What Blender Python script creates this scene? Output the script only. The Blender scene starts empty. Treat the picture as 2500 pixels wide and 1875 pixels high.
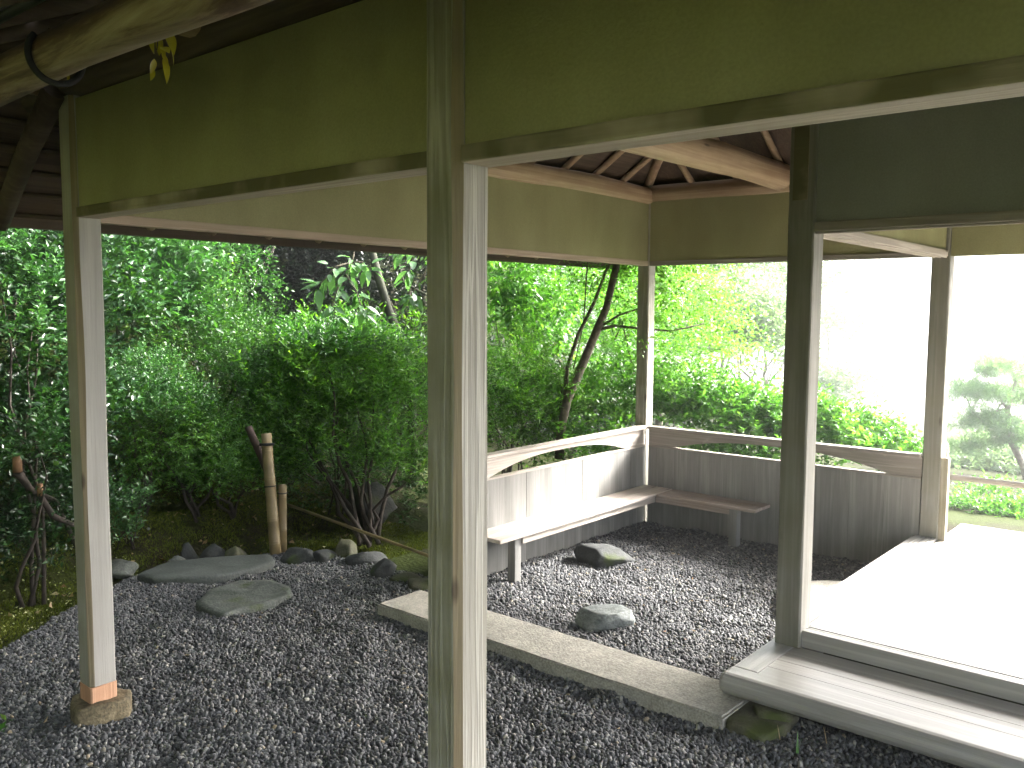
import bpy, bmesh, math, random
import numpy as np
from mathutils import Vector, Matrix, Euler, noise
R = math.radians
rng = np.random.default_rng(7)
random.seed(7)
sc = bpy.context.scene
COL = sc.collection

# ------------------------------------------------------------------ camera
PITCH, ROLL, YAW, EYE = R(4.889), R(0.327), R(40.159), 1.5
cam_d = bpy.data.cameras.new("camera")
cam = bpy.data.objects.new("camera", cam_d)
COL.objects.link(cam)
cam_d.sensor_width = 36
cam_d.lens = 2134.3 / 2500 * 36
cam_d.clip_start = 0.05
cam_d.clip_end = 2000
CM = Matrix.Rotation(YAW, 4, 'Z') @ Matrix.Rotation(R(90) - PITCH, 4, 'X') @ Matrix.Rotation(ROLL, 4, 'Z')
cam.matrix_world = Matrix.Translation((0, 0, EYE)) @ CM
sc.camera = cam
# ------------------------------------------------------------------ world, sun, exposure
SUN = Vector((0.40, 0.78, 0.56)).normalized()
w = bpy.data.worlds.new("World")
sc.world = w
w.use_nodes = True
nt = w.node_tree
nt.nodes.clear()
sky = nt.nodes.new("ShaderNodeTexSky")
sky.sky_type = 'NISHITA'
sky.sun_disc = False
sky.sun_elevation = math.asin(SUN.z)
sky.sun_rotation = math.atan2(SUN.x, SUN.y)
sky.air_density = 1.0
sky.dust_density = 5.0
sky.ozone_density = 1.0
hs = nt.nodes.new("ShaderNodeHueSaturation")
hs.inputs['Saturation'].default_value = 0.45
bg = nt.nodes.new("ShaderNodeBackground")
bg.inputs['Strength'].default_value = 0.09
wo = nt.nodes.new("ShaderNodeOutputWorld")
nt.links.new(sky.outputs[0], hs.inputs['Color'])
nt.links.new(hs.outputs[0], bg.inputs['Color'])
nt.links.new(bg.outputs[0], wo.inputs['Surface'])
sd = bpy.data.lights.new("sun", 'SUN')
sd.energy = 1.5
sd.angle = R(12)
sd.color = (1.0, 0.98, 0.94)
so = bpy.data.objects.new("sun", sd)
COL.objects.link(so)
so.location = (4, 6, 8)
so.rotation_euler = SUN.to_track_quat('Z', 'Y').to_euler()
sc.view_settings.view_transform = 'Standard'
sc.view_settings.look = 'None'
sc.view_settings.exposure = 4.2
sc.view_settings.gamma = 1
sc.cycles.max_bounces = 8
sc.cycles.diffuse_bounces = 5
sc.cycles.transparent_max_bounces = 4
sc.cycles.use_denoising = True
sc.cycles.sample_clamp_indirect = 6


# ------------------------------------------------------------------ camera geometry helper: picture pixel (2500 wide) to a point
C0 = Vector((0, 0, EYE))
CR = CM.to_3x3()


def ray(u, v):
    return CR @ Vector(((u - 1250) / 2134.3, -(v - 937.5) / 2134.3, -1))


def atd(u, v, d): return C0 + ray(u, v) * d


def atz(u, v, z=0.0):
    r = ray(u, v)
    return C0 + r * ((z - EYE) / r.z)


# ------------------------------------------------------------------ materials
def newmat(name):
    m = bpy.data.materials.new(name)
    m.use_nodes = True
    n = m.node_tree
    b = n.nodes['Principled BSDF']
    return m, n, b


def N(n, t, **kw):
    x = n.nodes.new(t)
    for k, v in kw.items():
        if k in x.inputs:
            x.inputs[k].default_value = v
        else:
            setattr(x, k, v)
    return x


def L(n, a, b): n.links.new(a, b)


def ramp(n, fac, stops):
    r = n.nodes.new("ShaderNodeValToRGB")
    cr = r.color_ramp
    while len(cr.elements) < len(stops):
        cr.elements.new(0.5)
    for e, (p, c) in zip(cr.elements, stops):
        e.position = p
        e.color = (c[0], c[1], c[2], 1)
    L(n, fac, r.inputs['Fac'])
    return r


def mixc(n, fac, a, b, mode='MIX'):
    m = n.nodes.new("ShaderNodeMix")
    m.data_type = 'RGBA'
    m.blend_type = mode
    for s, v in ((m.inputs['Factor'], fac), (m.inputs['A'], a), (m.inputs['B'], b)):
        if hasattr(v, 'is_linked'):
            L(n, v, s)
        elif isinstance(v, (int, float)):
            s.default_value = v
        else:
            s.default_value = (v[0], v[1], v[2], 1)
    return m.outputs['Result']


def wood(name, axis, c1, c2, stain=(0.16, 0.15, 0.11), stain_amt=0.5, rough=0.7, grain=1.0, bump=0.35, front_tint=0.0, tint_col=(0.165, 0.155, 0.075), knots=True):
    """weathered timber with the grain running along one axis"""
    m, n, b = newmat(name)
    tc = N(n, "ShaderNodeTexCoord")
    mp = N(n, "ShaderNodeMapping")
    s = [38.0, 38.0, 38.0]
    s['xyz'.index(axis)] = 1.1
    mp.inputs['Scale'].default_value = s
    L(n, tc.outputs['Object'], mp.inputs['Vector'])
    oi = N(n, "ShaderNodeObjectInfo")
    ad = N(n, "ShaderNodeVectorMath", operation='ADD')
    sc_ = N(n, "ShaderNodeVectorMath", operation='SCALE')
    sc_.inputs['Scale'].default_value = 40
    L(n, oi.outputs['Random'], sc_.inputs[0])
    L(n, mp.outputs[0], ad.inputs[0])
    L(n, sc_.outputs[0], ad.inputs[1])
    # wandering growth rings
    n1 = N(n, "ShaderNodeTexNoise", Scale=0.55, Detail=2.0, Roughness=0.5)
    L(n, ad.outputs[0], n1.inputs['Vector'])
    ma = N(n, "ShaderNodeMath", operation='MULTIPLY')
    ma.inputs[1].default_value = 34 * grain
    L(n, n1.outputs['Fac'], ma.inputs[0])
    fr = N(n, "ShaderNodeMath", operation='SINE')
    L(n, ma.outputs[0], fr.inputs[0])
    r1 = ramp(n, fr.outputs[0], [(0.0, (0, 0, 0)), (0.55, (0.35, 0.35, 0.35)), (0.95, (1, 1, 1))])
    n2 = N(n, "ShaderNodeTexNoise", Scale=2.2, Detail=6.0, Roughness=0.65)
    L(n, ad.outputs[0], n2.inputs['Vector'])
    r2 = ramp(n, n2.outputs['Fac'], [(0.3, (0, 0, 0)), (0.7, (1, 1, 1))])
    f = mixc(n, 0.55, r1.outputs[0], r2.outputs[0])
    base = mixc(n, f, c1, c2)
    mp2 = N(n, "ShaderNodeMapping")
    s2 = [7.0, 7.0, 7.0]
    s2['xyz'.index(axis)] = 1.4
    mp2.inputs['Scale'].default_value = s2
    L(n, tc.outputs['Object'], mp2.inputs['Vector'])
    n3 = N(n, "ShaderNodeTexNoise", Scale=1.0, Detail=5.0, Roughness=0.6)
    L(n, mp2.outputs[0], n3.inputs['Vector'])
    r3 = ramp(n, n3.outputs['Fac'], [(0.42, (0, 0, 0)), (0.72, (1, 1, 1))])
    mm = N(n, "ShaderNodeMath", operation='MULTIPLY')
    mm.inputs[1].default_value = stain_amt
    L(n, r3.outputs[0], mm.inputs[0])
    base = mixc(n, mm.outputs[0], base, stain)
    if front_tint:  # patchy tint on faces turned toward the front
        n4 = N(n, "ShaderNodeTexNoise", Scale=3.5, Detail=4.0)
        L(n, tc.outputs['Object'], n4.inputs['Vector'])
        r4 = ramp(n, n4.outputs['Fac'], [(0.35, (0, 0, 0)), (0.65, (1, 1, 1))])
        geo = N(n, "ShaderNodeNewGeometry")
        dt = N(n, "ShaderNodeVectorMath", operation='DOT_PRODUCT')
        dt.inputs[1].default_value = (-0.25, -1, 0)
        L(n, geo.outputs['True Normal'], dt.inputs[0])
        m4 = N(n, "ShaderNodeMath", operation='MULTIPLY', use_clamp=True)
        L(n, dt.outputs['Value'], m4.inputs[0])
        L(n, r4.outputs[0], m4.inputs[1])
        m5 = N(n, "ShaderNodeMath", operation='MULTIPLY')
        m5.inputs[1].default_value = front_tint
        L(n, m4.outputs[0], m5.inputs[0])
        base = mixc(n, m5.outputs[0], base, tint_col)
    if knots:
        mp3 = N(n, "ShaderNodeMapping")
        s3 = [9.0, 9.0, 9.0]
        s3['xyz'.index(axis)] = 2.6
        mp3.inputs['Scale'].default_value = s3
        L(n, tc.outputs['Object'], mp3.inputs['Vector'])
        vo = N(n, "ShaderNodeTexVoronoi", Scale=1.0)
        L(n, mp3.outputs[0], vo.inputs['Vector'])
        r5 = ramp(n, vo.outputs['Distance'], [(0.04, (0.75, 0.75, 0.75)), (0.10, (0, 0, 0))])
        base = mixc(n, r5.outputs[0], base, (0.07, 0.045, 0.03))
    L(n, base, b.inputs['Base Color'])
    b.inputs['Roughness'].default_value = rough
    b.inputs['Specular IOR Level'].default_value = 0.35
    bp = N(n, "ShaderNodeBump", Strength=bump, Distance=0.004)
    L(n, f, bp.inputs['Height'])
    L(n, bp.outputs[0], b.inputs['Normal'])
    return m


W1, W2 = (0.30, 0.26, 0.20), (0.50, 0.46, 0.38)
WOOD = {a: wood('weathered_wood_' + a, a, W1, W2, front_tint=0.55) for a in 'xyz'}
POSTW = wood('pale_post_wood', 'z', (0.27, 0.25, 0.215), (0.56, 0.535, 0.48), stain=(0.24, 0.225, 0.16), stain_amt=0.55, grain=1.3, bump=0.8, front_tint=0.75)
BEAMW = wood('nageshi_wood', 'x', (0.36, 0.30, 0.23), (0.54, 0.47, 0.38), stain_amt=0.3, grain=0.7, front_tint=1.6, tint_col=(0.13, 0.115, 0.06))
BEAMY = wood('tie_beam_wood', 'y', (0.38, 0.29, 0.22), (0.55, 0.44, 0.35), stain_amt=0.25)
POSTL = wood('smooth_grey_post_wood', 'z', (0.34, 0.325, 0.295), (0.46, 0.445, 0.41), stain=(0.22, 0.21, 0.17), stain_amt=0.4, grain=0.5, bump=0.3, front_tint=0.5)
ARRIS = wood('warm_waney_edge', 'z', (0.24, 0.175, 0.10), (0.36, 0.29, 0.19), stain=(0.22, 0.21, 0.15), stain_amt=0.7, bump=0.4)
POSTR = wood('dark_room_post_wood', 'z', (0.19, 0.18, 0.155), (0.31, 0.30, 0.27), stain=(0.10, 0.10, 0.085), stain_amt=0.8, grain=0.5, bump=0.3, front_tint=0.4)
PANEL = wood('panel_wood', 'z', (0.20, 0.195, 0.185), (0.33, 0.32, 0.30), stain=(0.10, 0.10, 0.09), stain_amt=0.7, grain=0.6, bump=0.25)
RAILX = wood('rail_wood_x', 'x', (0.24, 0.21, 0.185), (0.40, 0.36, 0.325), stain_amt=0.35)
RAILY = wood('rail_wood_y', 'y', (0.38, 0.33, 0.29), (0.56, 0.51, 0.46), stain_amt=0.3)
DECKX = wood('deck_wood_x', 'x', (0.30, 0.29, 0.27), (0.46, 0.45, 0.42), stain=(0.22, 0.21, 0.18), stain_amt=0.35, rough=0.42, grain=0.6, bump=0.15)
DECKY = wood('deck_wood_y', 'y', (0.32, 0.31, 0.29), (0.50, 0.48, 0.45), stain_amt=0.3, rough=0.45, grain=0.6, bump=0.15)
FLOORW = wood('floor_board_wood', 'x', (0.50, 0.46, 0.40), (0.66, 0.62, 0.55), stain_amt=0.1, rough=0.35, grain=0.6, bump=0.1)
FRESH = wood('fresh_cedar', 'z', (0.50, 0.27, 0.16), (0.66, 0.40, 0.26), stain=(0.35, 0.2, 0.12), stain_amt=0.3)
ROOFB = wood('roof_boards', 'y', (0.075, 0.052, 0.038), (0.15, 0.105, 0.075), stain=(0.035, 0.03, 0.025))
SHADELOG = {a: wood('shaded_log_' + a, a, (0.075, 0.052, 0.038), (0.15, 0.11, 0.08), stain=(0.03, 0.022, 0.018), grain=0.5, rough=0.7, bump=0.25) for a in 'xy'}  # darker copy of the log wood; eave shade put into its colour
LOGM = {a: wood('peeled_log_' + a, a, (0.33, 0.23, 0.15), (0.52, 0.41, 0.28), stain=(0.20, 0.11, 0.065), stain_amt=0.7, grain=0.5, rough=0.5, bump=0.25) for a in 'xyz'}
DARKW = wood('dark_wood', 'z', (0.05, 0.035, 0.03), (0.1, 0.07, 0.06))


def mottled():
    m, n, b = newmat('mottled_old_log')
    tc = N(n, "ShaderNodeTexCoord")
    mp = N(n, "ShaderNodeMapping")
    mp.inputs['Scale'].default_value = (2.2, 16, 16)
    L(n, tc.outputs['Object'], mp.inputs['Vector'])
    n1 = N(n, "ShaderNodeTexNoise", Scale=1.0, Detail=8.0, Roughness=0.7, Distortion=0.6)
    L(n, mp.outputs[0], n1.inputs['Vector'])
    r = ramp(n, n1.outputs['Fac'], [(0.38, (0.035, 0.018, 0.010)), (0.50, (0.12, 0.07, 0.04)), (0.58, (0.24, 0.18, 0.11)), (0.72, (0.36, 0.30, 0.20))])
    L(n, r.outputs[0], b.inputs['Base Color'])
    b.inputs['Roughness'].default_value = 0.6
    bp = N(n, "ShaderNodeBump", Strength=0.6, Distance=0.006)
    L(n, n1.outputs['Fac'], bp.inputs['Height'])
    L(n, bp.outputs[0], b.inputs['Normal'])
    return m


MOTTLED = mottled()


def plaster(name='clay_plaster', ca=(0.285, 0.275, 0.155), cb=(0.35, 0.34, 0.19)):
    m, n, b = newmat(name)
    tc = N(n, "ShaderNodeTexCoord")
    n1 = N(n, "ShaderNodeTexNoise", Scale=1.6, Detail=4.0)
    L(n, tc.outputs['Object'], n1.inputs['Vector'])
    n2 = N(n, "ShaderNodeTexNoise", Scale=150.0, Detail=3.0)
    L(n, tc.outputs['Object'], n2.inputs['Vector'])
    r1 = ramp(n, n1.outputs['Fac'], [(0.3, ca), (0.7, cb)])
    r2 = ramp(n, n2.outputs['Fac'], [(0.3, (0.92, 0.92, 0.92)), (0.7, (1.06, 1.06, 1.06))])
    base = mixc(n, 1.0, r1.outputs[0], r2.outputs[0], 'MULTIPLY')
    mps = N(n, "ShaderNodeMapping")
    mps.inputs['Scale'].default_value = (2.2, 2.2, 0.8)
    L(n, tc.outputs['Object'], mps.inputs['Vector'])
    ns = N(n, "ShaderNodeTexNoise", Scale=1.3, Detail=7.0, Roughness=0.6)
    L(n, mps.outputs[0], ns.inputs['Vector'])
    rs = ramp(n, ns.outputs['Fac'], [(0.35, (0.88, 0.87, 0.84)), (0.65, (1.07, 1.07, 1.07))])
    base = mixc(n, 1.0, base, rs.outputs[0], 'MULTIPLY')
    n3 = N(n, "ShaderNodeTexNoise", Scale=16.0, Detail=6.0, Roughness=0.85)
    L(n, tc.outputs['Object'], n3.inputs['Vector'])
    r3 = ramp(n, n3.outputs['Fac'], [(0.655, (0, 0, 0)), (0.74, (0.55, 0.55, 0.55))])
    base = mixc(n, r3.outputs[0], base, (0.12, 0.10, 0.06))
    L(n, base, b.inputs['Base Color'])
    b.inputs['Roughness'].default_value = 0.95
    b.inputs['Specular IOR Level'].default_value = 0.1
    bp = N(n, "ShaderNodeBump", Strength=0.4, Distance=0.002)
    L(n, n2.outputs['Fac'], bp.inputs['Height'])
    L(n, bp.outputs[0], b.inputs['Normal'])
    return m


PLASTER = plaster()
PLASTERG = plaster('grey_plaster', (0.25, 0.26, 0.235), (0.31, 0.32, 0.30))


def stone(name, c1, c2, c3=None, scale=9.0, rough=0.85, bump=1.0, moss=0.0, fine=90.0):
    m, n, b = newmat(name)
    tc = N(n, "ShaderNodeTexCoord")
    n1 = N(n, "ShaderNodeTexNoise", Scale=scale, Detail=8.0, Roughness=0.65)
    L(n, tc.outputs['Object'], n1.inputs['Vector'])
    r1 = ramp(n, n1.outputs['Fac'], [(0.32, c1), (0.62, c2)] + ([(0.75, c3)] if c3 else []))
    n2 = N(n, "ShaderNodeTexNoise", Scale=fine, Detail=4.0)
    L(n, tc.outputs['Object'], n2.inputs['Vector'])
    r2 = ramp(n, n2.outputs['Fac'], [(0.35, (0.72, 0.72, 0.72)), (0.65, (1.2, 1.2, 1.2))])
    base = mixc(n, 1.0, r1.outputs[0], r2.outputs[0], 'MULTIPLY')
    if moss:
        n3 = N(n, "ShaderNodeTexNoise", Scale=6.0, Detail=6.0)
        L(n, tc.outputs['Object'], n3.inputs['Vector'])
        r3 = ramp(n, n3.outputs['Fac'], [(0.62 - moss * 0.3, (0, 0, 0)), (0.72 - moss * 0.2, (1, 1, 1))])
        base = mixc(n, r3.outputs[0], base, (0.055, 0.075, 0.012))
    L(n, base, b.inputs['Base Color'])
    b.inputs['Roughness'].default_value = rough
    bp = N(n, "ShaderNodeBump", Strength=bump, Distance=0.006)
    L(n, mixc(n, 0.4, n1.outputs['Fac'], n2.outputs['Fac']), bp.inputs['Height'])
    L(n, bp.outputs[0], b.inputs['Normal'])
    return m


GRANITE = stone('worn_granite', (0.30, 0.285, 0.245), (0.44, 0.42, 0.365), fine=110, bump=1.3, rough=0.9, scale=14)
GRANITEM = stone('mossy_granite', (0.07, 0.07, 0.045), (0.15, 0.145, 0.09), moss=0.5, fine=120)
BLUE = stone('blue_grey_stone', (0.10, 0.115, 0.115), (0.24, 0.26, 0.25), (0.32, 0.34, 0.32), rough=0.7)
DARKST = stone('dark_garden_stone', (0.025, 0.027, 0.027), (0.07, 0.073, 0.07), (0.11, 0.11, 0.105), moss=0.2)
BROWNST = stone('brown_footing_stone', (0.08, 0.062, 0.038), (0.20, 0.165, 0.10), (0.30, 0.26, 0.17), rough=0.95, scale=22)
SLAB = stone('flat_slate_stone', (0.055, 0.063, 0.055), (0.11, 0.12, 0.11), (0.15, 0.16, 0.145), scale=7, rough=0.65)
SLABM = stone('mossy_slab', (0.06, 0.068, 0.058), (0.14, 0.15, 0.135), (0.22, 0.23, 0.21), scale=11, moss=0.15)


def leafmat(name, stops, trans=0.35, rough=0.33, tcol=None, spec=0.5):
    m, n, b = newmat(name)
    at = N(n, "ShaderNodeAttribute")
    at.attribute_name = 'tone'
    r = ramp(n, at.outputs['Fac'], stops)
    L(n, r.outputs[0], b.inputs['Base Color'])
    b.inputs['Roughness'].default_value = rough
    b.inputs['Specular IOR Level'].default_value = spec
    tr = N(n, "ShaderNodeBsdfTranslucent")
    tm = mixc(n, 1.0, r.outputs[0], tcol or (1.5, 1.7, 0.5), 'MULTIPLY')
    L(n, tm, tr.inputs['Color'])
    mx = N(n, "ShaderNodeMixShader")
    mx.inputs[0].default_value = trans
    L(n, b.outputs[0], mx.inputs[1])
    L(n, tr.outputs[0], mx.inputs[2])
    L(n, mx.outputs[0], n.nodes['Material Output'].inputs['Surface'])
    return m


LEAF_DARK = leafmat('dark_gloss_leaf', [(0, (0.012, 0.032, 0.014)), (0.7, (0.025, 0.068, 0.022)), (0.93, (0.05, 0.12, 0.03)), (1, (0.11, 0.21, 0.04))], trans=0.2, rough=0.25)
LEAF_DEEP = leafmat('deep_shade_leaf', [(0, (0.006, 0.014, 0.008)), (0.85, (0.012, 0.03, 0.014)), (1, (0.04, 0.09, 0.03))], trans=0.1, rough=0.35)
LEAF_MID = leafmat('mid_green_leaf', [(0, (0.020, 0.060, 0.014)), (0.6, (0.042, 0.125, 0.022)), (0.92, (0.08, 0.19, 0.03)), (1, (0.18, 0.28, 0.045))], trans=0.3)
LEAF_FINE = leafmat('fine_green_leaf', [(0, (0.035, 0.095, 0.02)), (0.5, (0.09, 0.22, 0.038)), (0.9, (0.16, 0.33, 0.06)), (1, (0.28, 0.42, 0.10))], trans=0.45)
LEAF_LIGHT = leafmat('light_green_leaf', [(0, (0.022, 0.066, 0.020)), (0.6, (0.050, 0.135, 0.036)), (1, (0.11, 0.24, 0.06))], trans=0.3, rough=0.42, tcol=(1.2, 1.6, 0.6), spec=0.55)
LEAF_PALEBIG = leafmat('pale_big_leaf', [(0, (0.07, 0.16, 0.06)), (1, (0.15, 0.28, 0.12))], trans=0.35, rough=0.22, tcol=(1.2, 1.5, 0.7), spec=0.8)
LEAF_BACKLIT = leafmat('backlit_leaf', [(0, (0.05, 0.14, 0.03)), (0.6, (0.10, 0.24, 0.045)), (1, (0.20, 0.36, 0.07))], trans=0.5, rough=0.3, tcol=(1.3, 1.5, 0.6))
LEAF_MAPLE = leafmat('maple_leaf', [(0, (0.08, 0.18, 0.03)), (0.6, (0.12, 0.26, 0.045)), (1, (0.20, 0.36, 0.07))], trans=0.55, tcol=(1.25, 1.5, 0.6))
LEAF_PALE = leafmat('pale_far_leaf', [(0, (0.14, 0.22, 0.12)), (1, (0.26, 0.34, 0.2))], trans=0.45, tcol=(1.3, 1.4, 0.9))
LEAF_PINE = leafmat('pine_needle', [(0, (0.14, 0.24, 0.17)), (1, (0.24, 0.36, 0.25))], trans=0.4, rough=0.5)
MOSS = leafmat('moss_tuft', [(0, (0.07, 0.09, 0.012)), (0.6, (0.12, 0.15, 0.02)), (1, (0.18, 0.20, 0.035))], trans=0.15, rough=0.9, spec=0.1)
LEAF_YELLOW = leafmat('yellow_leaf', [(0, (0.30, 0.26, 0.02)), (1, (0.42, 0.36, 0.03))], trans=0.3)
LITTER = leafmat('fallen_leaf', [(0, (0.16, 0.08, 0.04)), (0.5, (0.30, 0.20, 0.10)), (1, (0.5, 0.45, 0.33))], trans=0.1, rough=0.8)
PETAL = leafmat('petal', [(0, (0.35, 0.38, 0.18)), (1, (0.6, 0.6, 0.42))], trans=0.2, rough=0.8)


def simple(name, col, rough=0.7, noise_scale=12, var=0.35, bump=0.3, metal=0.0):
    m, n, b = newmat(name)
    tc = N(n, "ShaderNodeTexCoord")
    n1 = N(n, "ShaderNodeTexNoise", Scale=noise_scale, Detail=6.0)
    L(n, tc.outputs['Object'], n1.inputs['Vector'])
    r = ramp(n, n1.outputs['Fac'], [(0.3, [c * (1 - var) for c in col]), (0.7, [c * (1 + var) for c in col])])
    L(n, r.outputs[0], b.inputs['Base Color'])
    b.inputs['Roughness'].default_value = rough
    b.inputs['Metallic'].default_value = metal
    bp = N(n, "ShaderNodeBump", Strength=bump, Distance=0.01)
    L(n, n1.outputs['Fac'], bp.inputs['Height'])
    L(n, bp.outputs[0], b.inputs['Normal'])
    return m


BARK = simple('bark', (0.10, 0.085, 0.06), 0.9, 25, 0.5, 0.8)
BARKD = simple('dark_bark', (0.045, 0.035, 0.028), 0.9, 25, 0.5, 0.8)
BAMBOO = simple('aged_bamboo', (0.24, 0.18, 0.09), 0.45, 8, 0.3, 0.1)
CORD = simple('black_palm_cord', (0.012, 0.012, 0.014), 0.8, 60)
SAWN = simple('sawn_wood', (0.22, 0.12, 0.06), 0.8, 20)
GUTTER = simple('dark_green_gutter', (0.02, 0.03, 0.025), 0.4, 10)
SOIL = simple('dark_soil', (0.035, 0.028, 0.02), 0.95, 14, 0.5, 0.6)


def groundmat():
    m, n, b = newmat('garden_ground')
    tc = N(n, "ShaderNodeTexCoord")
    n1 = N(n, "ShaderNodeTexNoise", Scale=1.7, Detail=8.0, Roughness=0.6)
    L(n, tc.outputs['Object'], n1.inputs['Vector'])
    n2 = N(n, "ShaderNodeTexNoise", Scale=45.0, Detail=5.0)
    L(n, tc.outputs['Object'], n2.inputs['Vector'])
    r1 = ramp(n, n1.outputs['Fac'], [(0.46, (0.040, 0.052, 0.012)), (0.58, (0.032, 0.032, 0.014)), (0.70, (0.030, 0.021, 0.013))])
    r2 = ramp(n, n2.outputs['Fac'], [(0.3, (0.5, 0.5, 0.5)), (0.7, (1.3, 1.3, 1.3))])
    L(n, mixc(n, 1.0, r1.outputs[0], r2.outputs[0], 'MULTIPLY'), b.inputs['Base Color'])
    b.inputs['Roughness'].default_value = 0.95
    b.inputs['Specular IOR Level'].default_value = 0.1
    bp = N(n, "ShaderNodeBump", Strength=0.9, Distance=0.02)
    L(n, n2.outputs['Fac'], bp.inputs['Height'])
    L(n, bp.outputs[0], b.inputs['Normal'])
    return m


GROUND = groundmat()


def pebblemat():
    m, n, b = newmat('dark_pebble')
    oi = N(n, "ShaderNodeObjectInfo")
    r = ramp(n, oi.outputs['Random'], [(0, (0.036, 0.037, 0.040)), (0.35, (0.085, 0.087, 0.092)), (0.72, (0.135, 0.138, 0.142)), (0.93, (0.21, 0.21, 0.205)), (0.99, (0.33, 0.32, 0.28)), (1, (0.34, 0.27, 0.17))])
    tc = N(n, "ShaderNodeTexCoord")
    n1 = N(n, "ShaderNodeTexNoise", Scale=3.0, Detail=2.0)
    L(n, tc.outputs['Object'], n1.inputs['Vector'])
    r2 = ramp(n, n1.outputs['Fac'], [(0.3, (0.75, 0.75, 0.75)), (0.7, (1.2, 1.2, 1.2))])
    L(n, mixc(n, 1.0, r.outputs[0], r2.outputs[0], 'MULTIPLY'), b.inputs['Base Color'])
    b.inputs['Roughness'].default_value = 0.6
    b.inputs['Specular IOR Level'].default_value = 0.35
    return m


PEBBLE = pebblemat()


# ------------------------------------------------------------------ object helpers
def tag(o, label=None, cat=None, group=None, kind=None):
    if label: o['label'] = label
    if cat: o['category'] = cat
    if group: o['group'] = group
    if kind: o['kind'] = kind
    return o


def thing(name, label, cat, loc=(0, 0, 0), group=None):
    o = bpy.data.objects.new(name, None)
    o.empty_display_size = 0.1
    o.location = loc
    COL.objects.link(o)
    return tag(o, label, cat, group)


def wl(o):
    """world location of an unrotated object"""
    v = Vector(o.location)
    p = o.parent
    while p:
        v += p.location
        p = p.parent
    return v


def link(name, me, mat, parent=None, loc=(0, 0, 0), rot=None):
    """loc is in world space; every parent is unrotated"""
    o = bpy.data.objects.new(name, me)
    if mat and not me.materials:
        me.materials.append(mat)
    COL.objects.link(o)
    if parent:
        o.parent = parent
        o.location = Vector(loc) - wl(parent)
    else:
        o.location = loc
    if rot is not None:
        o.rotation_euler = rot
    return o


def mesh_bm(bm, name, smooth=False):
    me = bpy.data.meshes.new(name)
    bm.to_mesh(me)
    bm.free()
    if smooth:
        for p in me.polygons:
            p.use_smooth = True
    return me


def box_bm(bm, x0, x1, y0, y1, z0, z1, bev=0.0):
    r = bmesh.ops.create_cube(bm, size=1.0)
    vs = r['verts']
    for v in vs:
        v.co = Vector(((x0 + x1) / 2 + v.co.x * (x1 - x0), (y0 + y1) / 2 + v.co.y * (y1 - y0), (z0 + z1) / 2 + v.co.z * (z1 - z0)))
    if bev:
        es = list({e for v in vs for e in v.link_edges})
        bmesh.ops.bevel(bm, geom=es, offset=bev, segments=2, affect='EDGES', profile=0.6)


def box(name, x0, x1, y0, y1, z0, z1, mat, parent, bev=0.004):
    """box mesh centred on its own object origin"""
    c = ((x0 + x1) / 2, (y0 + y1) / 2, (z0 + z1) / 2)
    bm = bmesh.new()
    box_bm(bm, x0 - c[0], x1 - c[0], y0 - c[1], y1 - c[1], z0 - c[2], z1 - c[2], bev)
    return link(name, mesh_bm(bm, name), mat, parent, c)


def tube_mesh(name, pts, rad, sides=10, cap=True, rough=0.0, smooth=True):
    pts = [Vector(p) for p in pts]
    vs, fs = [], []
    prev = None
    for i, p in enumerate(pts):
        d = (pts[min(i + 1, len(pts) - 1)] - pts[max(i - 1, 0)]).normalized()
        if prev is None:
            a = d.orthogonal().normalized()
        else:
            a = (prev - d * prev.dot(d)).normalized()
        prev = a
        b = d.cross(a)
        r = rad[i] if hasattr(rad, '__len__') else rad
        for k in range(sides):
            t = 2 * math.pi * k / sides
            rr = r * (1 + (rough * noise.noise(p * 3 + Vector((math.cos(t), math.sin(t), 0)) * 1.3) if rough else 0))
            vs.append(p + (a * math.cos(t) + b * math.sin(t)) * rr)
    for i in range(len(pts) - 1):
        for k in range(sides):
            k2 = (k + 1) % sides
            fs.append((i * sides + k, i * sides + k2, (i + 1) * sides + k2, (i + 1) * sides + k))
    if cap:
        fs.append(tuple(range(sides))[::-1])
        fs.append(tuple((len(pts) - 1) * sides + k for k in range(sides)))
    me = bpy.data.meshes.new(name)
    me.from_pydata(vs, [], fs)
    if smooth:
        for p in me.polygons:
            p.use_smooth = len(p.vertices) == 4
    return me


def join_meshes(name, meshes):
    vs, fs, off = [], [], 0
    for me in meshes:
        vs += [v.co[:] for v in me.vertices]
        fs += [tuple(off + i for i in p.vertices) for p in me.polygons]
        off += len(me.vertices)
        bpy.data.meshes.remove(me)
    m = bpy.data.meshes.new(name)
    m.from_pydata(vs, [], fs)
    for p in m.polygons:
        p.use_smooth = len(p.vertices) == 4
    return m


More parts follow.
